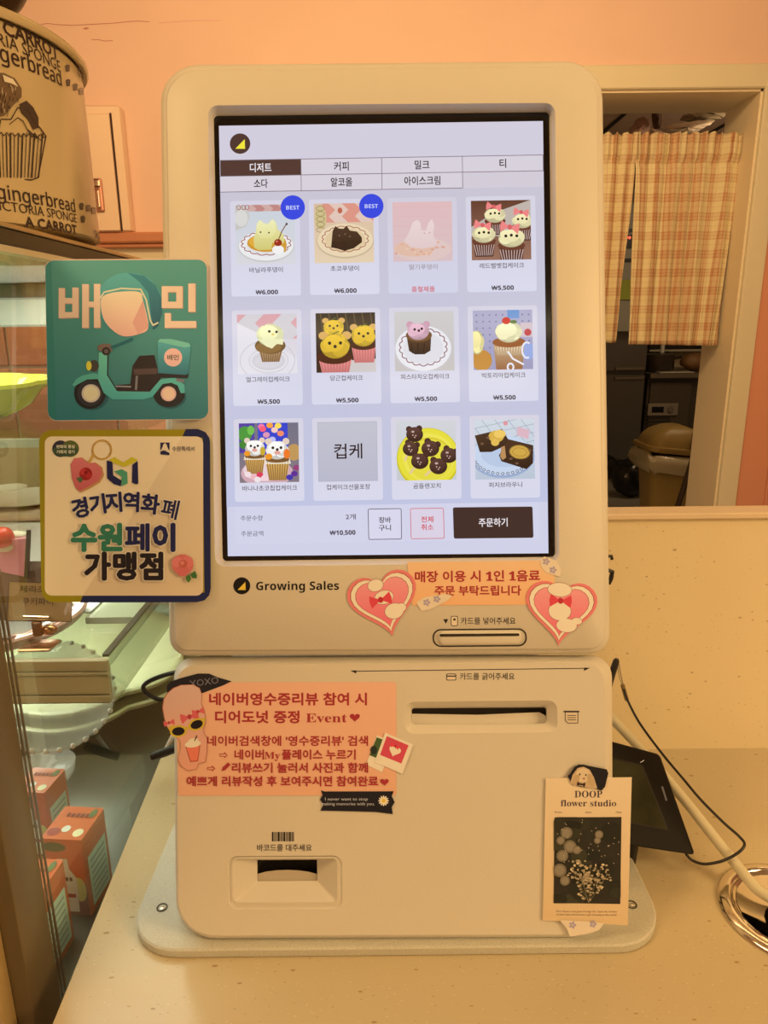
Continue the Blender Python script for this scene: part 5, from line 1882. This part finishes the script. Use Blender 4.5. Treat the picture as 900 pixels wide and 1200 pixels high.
# crystal plate leaning on its edge
a0, a1 = on(38, 880, 1, 0.60), on(112, 828, 1, 0.66)
Z = V((0.35, -0.55, 0.75)).normalized()
X = (a1 - a0).normalized()
X = (X - Z * X.dot(Z)).normalized()
Y = Z.cross(X)
cc = (a0 + a1) / 2 + Y * 0.012 + V((-0.012, 0.02, 0.012))
o = MB().lathe(cc, [(0.001, 0.0), (0.035, 0.001), (0.052, 0.006), (0.058, 0.010), (0.057, 0.012), (0.050, 0.009), (0.034, 0.004), (0.001, 0.003)], 96, lobe=0.05, lobes=40, ax=(X, Y, Z)).build('crystal_plate', crys, None, 60)
tag(o, 'clear crystal plate with beaded rim propped up on the case floor', 'plate')
rad = []
for k_ in range(30):
    a = 2 * pi * k_ / 30
    rad.append(cc + X * 0.0585 * cos(a) + Y * 0.0585 * sin(a) + Z * 0.011)
bd = MB()
for q in rad:
    bd.ball(q, 0.0028, 8, 6)
bo = bd.build('beaded_rim', mat('crystal_bead', (0.75, 0.77, 0.76), 0.08, spec=1.0), o, 60)
bo['kind'] = 'stuff'
p = on(55, 905, 2, DK + 0.012)
o = MB().lathe((p.x, p.y, DK + 0.0005), [(0.001, 0.0), (0.020, 0.0), (0.028, 0.010), (0.030, 0.022), (0.028, 0.023), (0.026, 0.011), (0.018, 0.003), (0.001, 0.003)], 48).build('glass_cup', crys, None, 60)
tag(o, 'small clear glass bowl behind the orange cartons on the case floor', 'bowl')
p = V((-0.345, 0.610, DK))
o = MB().lathe((p.x - 0.005, p.y, DK + 0.0005), [(0.001, 0.0), (0.018, 0.0), (0.006, 0.006), (0.005, 0.035), (0.012, 0.045), (0.022, 0.060), (0.020, 0.062), (0.010, 0.047), (0.001, 0.040)], 40, lobe=0.12, lobes=10).build('crystal_goblet', crys, None, 60)
tag(o, 'cut crystal goblet right behind the tan case post', 'goblet')

# juice cartons
OR, ORD = (206, 104, 66), (170, 76, 46)


def carton(c0, d_, w_, h_, rot, label):
    """c0: px of near bottom corner on deck; built upright, then turned"""
    t = thing('juice_carton', label, 'carton', (c0.x, c0.y, DK), 'orange juice cartons on the case floor')
    ca, sa = cos(rot), sin(rot)

    def W(x, y, z):
        return V((c0.x + x * ca - y * sa, c0.y + x * sa + y * ca, DK + z))
    b = MB()
    e = 0.0012
    prof = rrect_pts(0, 0, w_, d_, 0.0015, 2)
    b.loft([[W(x, y, z) for x, y in prof] for z in (0.0003, h_)], caps=True)
    b.build('carton_body', mat('carton_orange', (0.66, 0.16, 0.06), 0.3), t, 30)
    k = Ink(lambda x, y, l=0: W(x, -l, y), 0.0003, 0.00003)
    k.rect(0.001, 0.001, w_ - 0.001, h_ * 0.42, (120, 64, 46))
    k.ell(w_ * 0.8, h_ * 0.35, w_ * 0.16, h_ * 0.16, (190, 176, 80))
    k.poly([(w_ * .2, h_ * .05), (w_ * .72, h_ * .05), (w_ * .76, h_ * .5), (w_ * .6, h_ * .62), (w_ * .58, h_ * .75), (w_ * .34, h_ * .75), (w_ * .32, h_ * .62), (w_ * .17, h_ * .5)], (206, 192, 150))
    k.rect(w_ * .24, h_ * .24, w_ * .68, h_ * .29, (150, 50, 44))
    for j in range(4):
        k.rect(w_ * (.28 + .1 * j), h_ * .46, w_ * (.35 + .1 * j), h_ * .51, (96, 74, 50))
    k.ell(w_ * .3, h_ * .9, w_ * .3, h_ * .06, (96, 86, 40))
    k.done('carton_front', t)
    k = Ink(lambda x, y, l=0: W(x, y, h_ + l), 0.0003, 0.00003)
    k.ell(w_ * .2, d_ * .2, w_ * .16, d_ * .12, (150, 56, 40))
    k.ell(w_ * .8, d_ * .2, w_ * .12, d_ * .12, (224, 200, 120))
    k.ell(w_ * .45, d_ * .3, w_ * .10, d_ * .10, (210, 196, 180))
    for j in range(5):
        k.rect(w_ * (.22 + .12 * j), d_ * .66, w_ * (.30 + .12 * j), d_ * .78, (120, 50, 36))
    k.ell(w_ * .84, d_ * .8, w_ * .08, d_ * .14, (90, 100, 46))
    k.done('carton_top', t)
    k = Ink(lambda x, y, l=0: W(w_ + l, x, y), 0.0003, 0.00003)
    k.rect(d_ * .12, h_ * .08, d_ * .88, h_ * .72, (196, 196, 160))
    for j in range(7):
        k.rect(d_ * .2, h_ * (.14 + .08 * j), d_ * .8, h_ * (.165 + .08 * j), (150, 150, 120))
    k.done('carton_side', t)


p = on(70, 1092, 2, DK)
carton(V((-0.284, 0.492, DK)), 0.040, 0.035, 0.075, radians(-5), 'orange juice carton with bottle picture, the largest and middle one')
p = on(52, 1165, 2, DK)
carton(V((-0.289, 0.430, DK)), 0.040, 0.032, 0.075, radians(-4), 'orange juice carton nearest the tan post, in front of the others')
p = on(30, 1010, 2, DK)
carton(V((-0.343, 0.560, DK)), 0.036, 0.032, 0.070, radians(-6), 'orange juice carton at the back of the row')

# black hook cable and handle beside the kiosk's left edge
P = [on(215, 786, 1, 0.62), on(190, 792, 1, 0.62), on(172, 800, 1, 0.62), on(168, 807, 1, 0.62), on(176, 815, 1, 0.62), on(190, 820, 1, 0.62), on(215, 818, 1, 0.62)]
tag(MB().tube(smooth_path(P), 0.0022, 10).build('looped_cable', black_matte, None, 60), 'black cable loop sticking out left of the kiosk beside the pink sticker', 'cable')
P = [on(215, 872, 1, 0.60), on(200, 879, 1, 0.60), on(186, 884, 1, 0.60), on(178, 886, 1, 0.60)]
tag(MB().tube(smooth_path(P), 0.0042, 12).build('power_plug', black_matte, None, 60), 'black plug end lying on the counter edge left of the kiosk', 'plug')
P = [on(203, 862, 1, 0.605), on(198, 872, 1, 0.605), on(194, 880, 1, 0.605)]
tag(MB().tube(P, 0.0024, 8).build('white_tag', mat('white_plastic', (0.8, 0.78, 0.72), 0.4), None, 60), 'short white cable tie above the black plug', 'cable tie')

# ================================================================== KITCHEN BEHIND THE DOORWAY
KX0, KX1, KY = 0.5, 3.3, 6.5
km = mat('kitchen_wall', (0.62, 0.56, 0.44), 0.6)
wbox('wall_kitchen_far', (KX0, KY, 0), (KX1, KY + 0.05, 2.3), km)
wbox('wall_kitchen_left', (KX0 - 0.05, WY + WT, 0), (KX0, KY, 2.3), km)
wbox('wall_kitchen_right', (KX1, WY + WT, 0), (KX1 + 0.05, KY, 2.3), km)
kc = wbox('ceiling_kitchen', (KX0, WY + WT, 2.25), (KX1, KY, 2.30), mat('stained_ceiling', (0.62, 0.46, 0.36), 0.7, noise=0.22, nscale=2.5))
# joints between ceiling boards
for i, px in enumerate((712, 842)):
    a = on(px, 150, 2, 2.249)
    MB().box((a.x - 0.012, a.y - 0.6, 2.244), (a.x + 0.012, a.y + 0.6, 2.2495)).build('board_joint', mat('joint_dark', (0.02, 0.016, 0.012), 0.8), kc)
# torn plaster and a dark beam hanging from the ceiling
tp = thing('torn_plaster', 'torn cream plaster flaps hanging from the kitchen ceiling above the curtain', 'plaster', (1.7, 4.3, 2.2))
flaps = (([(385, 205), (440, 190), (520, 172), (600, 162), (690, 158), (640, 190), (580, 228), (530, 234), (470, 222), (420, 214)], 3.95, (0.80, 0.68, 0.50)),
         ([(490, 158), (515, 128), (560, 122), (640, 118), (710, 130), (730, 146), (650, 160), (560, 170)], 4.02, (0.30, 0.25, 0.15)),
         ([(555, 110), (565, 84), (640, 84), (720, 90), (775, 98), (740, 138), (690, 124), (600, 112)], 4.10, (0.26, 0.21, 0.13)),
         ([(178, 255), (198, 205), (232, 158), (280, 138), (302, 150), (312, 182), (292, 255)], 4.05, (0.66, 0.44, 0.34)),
         ([(290, 262), (318, 208), (380, 222), (450, 262)], 3.92, (0.85, 0.66, 0.52)),  # paler flap, the light on it is in its colour
         ([(322, 72), (384, 72), (368, 205), (336, 208)], 4.00, (0.12, 0.06, 0.035)))  # dark beam in a shadow tone, not a plaster flap
for n_, (P, yy, colr) in enumerate(flaps):
    Q = []
    m_n = len(P)
    for i in range(m_n):          # ragged edge between the corners
        a_, b_ = P[i], P[(i + 1) % m_n]
        for q_ in range(3):
            t_ = q_ / 3
            Q.append((a_[0] + (b_[0] - a_[0]) * t_ + (rnd.uniform(-5, 5) if q_ else 0), a_[1] + (b_[1] - a_[1]) * t_ + (rnd.uniform(-4, 4) if q_ else 0)))
    cxm_ = sum(q_[0] for q_ in Q) / len(Q)
    cym_ = sum(q_[1] for q_ in Q) / len(Q)
    rings = []
    for f_, dy in ((1.0, 0.0), (0.7, -0.03), (0.35, -0.045), (0.02, -0.05)):
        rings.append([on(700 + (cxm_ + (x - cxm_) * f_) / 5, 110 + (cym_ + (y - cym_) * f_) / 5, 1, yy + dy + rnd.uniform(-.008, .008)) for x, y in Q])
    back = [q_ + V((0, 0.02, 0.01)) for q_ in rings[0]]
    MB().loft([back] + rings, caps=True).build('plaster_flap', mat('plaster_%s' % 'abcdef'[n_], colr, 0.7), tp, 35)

# steel fridge, prep counter
fr = thing('upright_fridge', 'tall dark steel fridge seen through the doorway beside the kiosk edge', 'fridge', (1.7, 5.75, 0))
fx0, fx1 = on(650, 500, 1, 5.45).x, on(752, 500, 1, 5.45).x
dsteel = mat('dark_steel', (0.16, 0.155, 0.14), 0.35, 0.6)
sz_ = on(730, 437, 1, 5.45).z
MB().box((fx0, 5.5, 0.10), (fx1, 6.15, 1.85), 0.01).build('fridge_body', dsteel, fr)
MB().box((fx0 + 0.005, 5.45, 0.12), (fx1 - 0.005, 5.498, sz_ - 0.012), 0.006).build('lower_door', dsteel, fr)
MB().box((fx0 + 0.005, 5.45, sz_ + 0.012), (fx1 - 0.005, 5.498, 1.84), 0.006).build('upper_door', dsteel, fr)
for dz in (-0.05, 0.02):
    MB().box((fx1 - 0.24, 5.43, sz_ + dz), (fx1 - 0.02, 5.45, sz_ + dz + 0.025), 0.004).build('hinge', mat('hinge_steel', (0.30, 0.27, 0.22), 0.3, 0.8), fr)
for x in (fx0 + 0.05, fx1 - 0.08):
    MB().box((x, 5.5, 0.0), (x + 0.04, 5.54, 0.10)).build('foot', dsteel, fr)
pt = thing('prep_counter', 'low dark prep fridge with control panel and vent in the kitchen', 'prep counter', (2.3, 5.8, 0))
px0, px1 = on(753, 500, 1, 5.5).x, on(806, 500, 1, 5.5).x
ptz = on(790, 437, 1, 5.45).z
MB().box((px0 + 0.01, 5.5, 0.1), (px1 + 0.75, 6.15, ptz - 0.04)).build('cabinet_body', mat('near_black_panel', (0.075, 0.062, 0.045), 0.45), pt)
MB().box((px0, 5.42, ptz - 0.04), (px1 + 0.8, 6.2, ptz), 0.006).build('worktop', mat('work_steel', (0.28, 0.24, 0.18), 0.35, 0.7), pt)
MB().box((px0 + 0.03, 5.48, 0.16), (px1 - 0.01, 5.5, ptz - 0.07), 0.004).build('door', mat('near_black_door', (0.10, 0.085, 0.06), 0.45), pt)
q0, q1 = on(760, 473, 1, 5.46), on(794, 487, 1, 5.46)
dp = MB().box((q0.x, 5.46, q1.z), (q1.x, 5.48, q0.z), 0.004).build('control_panel', mat('panel_grey', (0.34, 0.30, 0.24), 0.4), pt)
MB().box((q0.x + 0.03, 5.457, q1.z + 0.025), (q0.x + 0.12, 5.46, q0.z - 0.025)).build('readout', black_gloss, dp)
c = V((q1.x - 0.06, 5.455, (q0.z + q1.z) / 2))
MB().lathe(c, [(0.001, 0), (0.025, 0.0), (0.022, 0.008), (0.001, 0.009)], 20, ax=(V((1, 0, 0)), V((0, 0, 1)), V((0, -1, 0)))).build('dial', mat('dial_grey', (0.2, 0.18, 0.15), 0.3), dp)
for j in range(12):
    z = 0.20 + j * 0.026
    MB().box((q0.x - 0.02, 5.474, z), (q1.x - 0.05, 5.479, z + 0.012)).build('vent_slat', mat('slat_dark', (0.035, 0.03, 0.022), 0.5), pt)
pil = struct(MB().box((px1 + 0.03, 5.30, 0), (px1 + 0.10, 5.40, 0.66)).build('trim_7', mat('near_black_panel'), None)) if False else None
wl = on(800, 433, 1, 6.0)
a, c_ = on(784, 411, 1, 6.1), on(840, 437, 1, 6.1)
tag(MB().box((a.x, 6.10, ptz + 0.002), (c_.x + 0.2, 6.12, a.z)).build('splash_panel', mat('beige_panel', (0.62, 0.52, 0.34), 0.4), None), 'beige back panel standing on the kitchen prep counter', 'panel')
a, c_ = on(776, 400, 1, 5.95), on(840, 408, 1, 5.95)
sh = thing('kitchen_shelf', 'dark wall shelf with pale front edge above the kitchen prep counter', 'shelf', (2.4, 6.2, c_.z))
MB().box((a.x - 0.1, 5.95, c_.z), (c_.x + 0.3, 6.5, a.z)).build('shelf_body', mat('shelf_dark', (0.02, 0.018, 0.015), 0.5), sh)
e0 = on(790, 411, 1, 5.94)
MB().box((a.x - 0.1, 5.94, c_.z - 0.022), (c_.x + 0.3, 5.95, c_.z - 0.006)).build('shelf_edge', mat('edge_pale', (0.7, 0.66, 0.55), 0.3, 0.3), sh)
p = on(772, 436, 1, 5.6)
po = thing('cooking_pot', 'dark cooking pot on the kitchen prep counter under the curtain hem', 'pot', (p.x, 5.6, ptz))
MB().lathe((p.x, 5.62, ptz + 0.001), [(0.001, 0), (0.10, 0.0), (0.115, 0.02), (0.115, 0.13), (0.105, 0.135), (0.001, 0.14)], 32).build('pot_body', mat('pot_dark', (0.05, 0.035, 0.025), 0.25), po, 50)
MB().tube([(p.x + 0.10, 5.62, ptz + 0.10), (p.x + 0.16, 5.58, ptz + 0.11)], 0.010, 8).build('pot_handle', mat('pot_dark'), po, 50)
p = on(776, 412, 1, 5.55)
p2 = on(776, 412, 1, 5.62)
tag(MB().tube([(p2.x + 0.0, 5.62, ptz + 0.142), (p2.x, 5.62, ptz + 0.142 + 0.14)], 0.016, 10).build('white_bottle', mat('white_plastic'), None, 50), 'slim white bottle standing on the dark cooking pot', 'bottle')
p = on(814, 428, 1, 5.62)
tag(MB().ball((p.x, 5.62, ptz + 0.073), 0.075, 24, 14, (1.5, 1.0, 0.88), 0.08).build('brown_bag', mat('brown_paper', (0.30, 0.16, 0.06), 0.5), None, 60), 'crumpled brown bag on the kitchen prep counter, right of the pot', 'bag')
p = on(790, 436, 1, 5.5)
tag(MB().box((p.x - 0.13, 5.44, ptz + 0.0012), (p.x + 0.13, 5.56, ptz + 0.006)).build('paper_sheet', mat('white_paper', (0.75, 0.70, 0.6), 0.6), None), 'white paper sheet lying on the kitchen prep counter edge', 'paper')
# things seen through the curtain slit: grey cabinets with lit buttons, lime poster
sl = thing('control_unit', 'grey equipment rack with two red lamps seen through the curtain slit', 'equipment', (1.7, 5.6, 1.30))
g0, g1 = on(722, 262, 1, 5.44), on(748, 345, 1, 5.44)
MB().box((g0.x - 0.04, 5.36, g1.z - 0.26), (g1.x + 0.06, 5.44, g0.z + 0.12)).build('rack_front', mat('rack_grey', (0.40, 0.40, 0.34), 0.5), sl)
for (y0_, y1_) in ((268, 272), (275, 291), (303, 307)):
    a, c_ = on(728, y0_, 1, 5.355), on(745, y1_, 1, 5.355)
    MB().box((a.x - 0.03, 5.352, c_.z), (c_.x + 0.03, 5.36, a.z)).build('dark_panel', black_matte, sl)
for x in (734.3, 737.8):
    MB().ball(on(x, 278.5, 1, 5.35), 0.010, 8, 6).build('red_lamp', mat('red_lamp', (1, 0.1, 0.05), 0.4, emit=(1.0, 0.12, 0.06), es=1.6), sl)
a, c_ = on(720, 328, 1, 5.35), on(740, 351, 1, 5.35)
tag(MB().box((a.x, 5.345, c_.z), (c_.x, 5.352, a.z)).build('lime_sticker', mat('lime_print', (0.40, 0.48, 0.05), 0.5), None), 'lime green sheet stuck to the rack behind the curtain slit', 'sheet')

# swing-top bin with liner bag
bx = on(797, 520, 1, 4.2)
binz = on(797, 497, 1, 4.2).z
bn = thing('swing_top_bin', 'olive yellow swing-top waste bin with plastic liner in the kitchen', 'bin', (bx.x, 4.2, 0))
ym = mat('bin_yellow', (0.38, 0.26, 0.08), 0.4)
rz = on(775, 531, 1, 4.05).z
cx0 = on(758, 520, 1, 4.1).x + 0.185


def rr(hw, hd, z, r_=0.05, tilt=0.0):
    return [V((cx0 + x, 4.2 + y, z + tilt * x)) for x, y in rrect_pts(-hw, -hd, hw, hd, r_, 5)]


MB().loft([rr(0.125, 0.11, 0.0), rr(0.160, 0.14, rz - 0.03)], caps=True).build('bin_body', ym, bn, 50)
MB().loft([rr(0.182, 0.158, rz - 0.012, 0.06, -0.10), rr(0.190, 0.165, rz - 0.004, 0.06, -0.10), rr(0.188, 0.163, rz + 0.018, 0.06, -0.10), rr(0.172, 0.150, rz + 0.024, 0.08, -0.08)] + [rr(0.172 * cos(t_), 0.150 * (0.35 + 0.65 * cos(t_)), rz + 0.024 + (binz - rz - 0.024) * sin(t_), 0.08 * cos(t_), -0.08 * (1 - sin(t_))) for t_ in (0.25, 0.5, 0.75, 1.0, 1.25, 1.42)], caps=True).build('bin_lid', ym, bn, 50)
MB().box((cx0 + 0.05, 4.03, rz + 0.02), (cx0 + 0.056, 4.05, binz - 0.03)).build('lid_seam', mat('seam_dark', (0.10, 0.06, 0.02), 0.6), bn)
rnd = random.Random(4)
loops = []
for j, (e, dz) in enumerate(((0.012, -0.012), (0.035, -0.03), (0.040, -0.06), (0.028, -0.10), (0.008, -0.125))):
    L = rr(0.160 + e, 0.14 + e, rz + dz - 0.01, 0.05, -0.10)
    loops.append([q + V((rnd.uniform(-1, 1) * 0.010, rnd.uniform(-1, 1) * 0.010, rnd.uniform(-1, 1) * 0.014)) for q in L])
MB().loft(loops).build('liner_bag', mat('clear_liner', (0.62, 0.54, 0.36), 0.15, spec=0.9), bn, 80)
p = on(752, 583, 1, 4.5)
tag(MB().ball((p.x, 4.75, 0.13), 0.13, 18, 12, (0.9, 0.8, 0.98), 0.09).build('black_bag', mat('black_bag', (0.010, 0.010, 0.009), 0.2), None, 70), 'shiny black rubbish bag on the kitchen floor left of the bin', 'bag')
p = on(722, 567, 2, 0.05)
tag(MB().ball((p.x, 5.30, 0.10), 0.10, 18, 12, (1.3, 0.8, 0.98), 0.06).build('black_sack', mat('black_bag'), None, 70), 'black sack at the foot of the steel fridge', 'bag')
a = on(794, 590, 1, 3.95)
c2 = on(812, 545, 1, 3.95)
tag(MB().tube([(a.x - 0.05, 3.9, 0.0), (c2.x + 0.02, 3.95, c2.z + 0.15)], 0.016, 10).build('mop_handle', mat('mop_dark', (0.05, 0.03, 0.02), 0.5), None), 'dark brown mop pole leaning by the bin next to the door lining', 'pole')

# ------------------------------------------------------------------ curtains on their rod
CY = 3.02
rodz = on(790, 163, 1, CY).z
rod = thing('curtain_rod', 'thin white tension rod across the doorway holding checked curtains', 'rod', (1.0, CY, rodz))
MB().tube([(DX0 + 0.012, CY, rodz), (DX1 - 0.013, CY, rodz)], 0.006, 10).build('rod_bar', cream, rod, 50)
MB().tube([(DX1 - 0.035, CY, rodz), (DX1 - 0.0125, CY, rodz)], 0.014, 12).build('rod_end', cream, rod, 50)


def plaid():
    m = mat('checked_cloth', (0.8, 0.66, 0.42), 0.85)
    nt = m.node_tree
    bs_ = nt.nodes['Principled BSDF']
    uv = nt.nodes.new('ShaderNodeUVMap')
    sp = nt.nodes.new('ShaderNodeSeparateXYZ')
    nt.links.new(uv.outputs[0], sp.inputs[0])

    def math_(op, a, b_=None):
        n = nt.nodes.new('ShaderNodeMath')
        n.operation = op
        for i, q in enumerate((a, b_)):
            if q is None:
                continue
            if isinstance(q, (int, float)):
                n.inputs[i].default_value = q
            else:
                nt.links.new(q, n.inputs[i])
        return n.outputs[0]

    def stripes(ch, period):
        f_ = math_('FRACT', math_('MULTIPLY', ch, 1 / period))
        tot = None
        for lo, hi, amt in ((0.05, 0.50, 0.42), (0.05, 0.13, 0.35), (0.24, 0.31, 0.35), (0.42, 0.50, 0.35), (0.74, 0.80, 0.28)):
            s_ = math_('MULTIPLY', math_('MULTIPLY', math_('GREATER_THAN', f_, lo), math_('LESS_THAN', f_, hi)), amt)
            tot = s_ if tot is None else math_('ADD', tot, s_)
        return tot
    sx_, sy_ = stripes(sp.outputs[0], 0.098), stripes(sp.outputs[1], 0.070)
    tot = math_('ADD', math_('MULTIPLY', sx_, 0.85), math_('MULTIPLY', sy_, 0.50))
    wv = nt.nodes.new('ShaderNodeTexNoise')
    wv.inputs['Scale'].default_value = 260
    nt.links.new(uv.outputs[0], wv.inputs['Vector'])
    tot = math_('MULTIPLY', tot, math_('ADD', math_('MULTIPLY', wv.outputs['Fac'], 0.9), 0.55))
    tot = math_('MINIMUM', tot, 1.0)
    mx = nt.nodes.new('ShaderNodeMix')
    mx.data_type = 'RGBA'
    nt.links.new(tot, mx.inputs[0])
    mx.inputs[6].default_value = (0.82, 0.75, 0.53, 1)
    mx.inputs[7].default_value = (0.54, 0.26, 0.15, 1)
    nt.links.new(mx.outputs[2], bs_.inputs['Base Color'])
    return m


cloth = plaid()


def curtain(label, x0t, x1t, x0b, x1b, zb0, zb1, seed):
    rnd = random.Random(seed)
    nx, nz = 150, 44
    W_ = (x1t - x0t)
    ph = [rnd.uniform(0, 6) for _ in range(5)]
    nfold = W_ / 0.075
    b = MB()
    uvs = []
    ztop = rodz + 0.016
    for j in range(nz + 1):
        v = j / nz
        for i in range(nx + 1):
            u = i / nx
            zb_ = zb0 + (zb1 - zb0) * u
            z = ztop + (zb_ - ztop) * v
            amp = 0.014 + 0.016 * min(1, v * 2)
            if v < 0.13:
                amp *= 0.6 + 0.4 * abs(v - 0.05) * 10
            a = u * nfold * 2 * pi + ph[0] + 1.6 * sin(u * 7 + ph[1]) + 0.8 * sin(u * 17 + ph[3]) + 0.4 * sin(v * 5 + ph[2] + u * 6)
            x = (x0t + (x1t - x0t) * u) * (1 - v) + (x0b + (x1b - x0b) * u) * v + 0.006 * sin(2 * a)
            y = CY - 0.0115 - amp * (0.5 + 0.5 * sin(a)) - 0.004 * sin(3.1 * a + ph[3]) * (0.4 + v)
            if v < 0.12:   # gathered header: small tight puckers
                y -= 0.009 * sin(u * nfold * 5.3 * pi + ph[4] + 1.2 * sin(u * 13)) + 0.006
                z += 0.004 * sin(u * nfold * 4.1 * pi) * (1 if v < 0.02 else 0)
            if 0.11 < v < 0.15:
                y += 0.006
            b.v.append(V((x, y, z)))
            uvs.append((u * W_ * 1.75 + seed, (ztop - z)))
    n = nx + 1
    for j in range(nz):
        for i in range(nx):
            k = j * n + i
            b.f.append((k, k + 1, k + n + 1, k + n))
    o = b.build('curtain', cloth, None, None, uvs=uvs)
    o.data.shade_smooth()
    so = o.modifiers.new('thick', 'SOLIDIFY')
    so.thickness = 0.0012
    tag(o, label, 'curtain', 'checked curtains in the doorway')
    return o


xr = lambda px, py: on(px, py, 1, CY).x
zr_ = lambda px, py: on(px, py, 1, CY).z
curtain('wide right-hand checked cream and rust curtain panel on the doorway rod', xr(741, 175), xr(872, 165), xr(731, 403), xr(838, 404), zr_(730, 403), zr_(838, 405), 3)
curtain('narrow left-hand checked curtain strip next to the kiosk edge', xr(640, 175), xr(744, 175), xr(640, 404), xr(722, 400), zr_(650, 404), zr_(722, 401), 8)
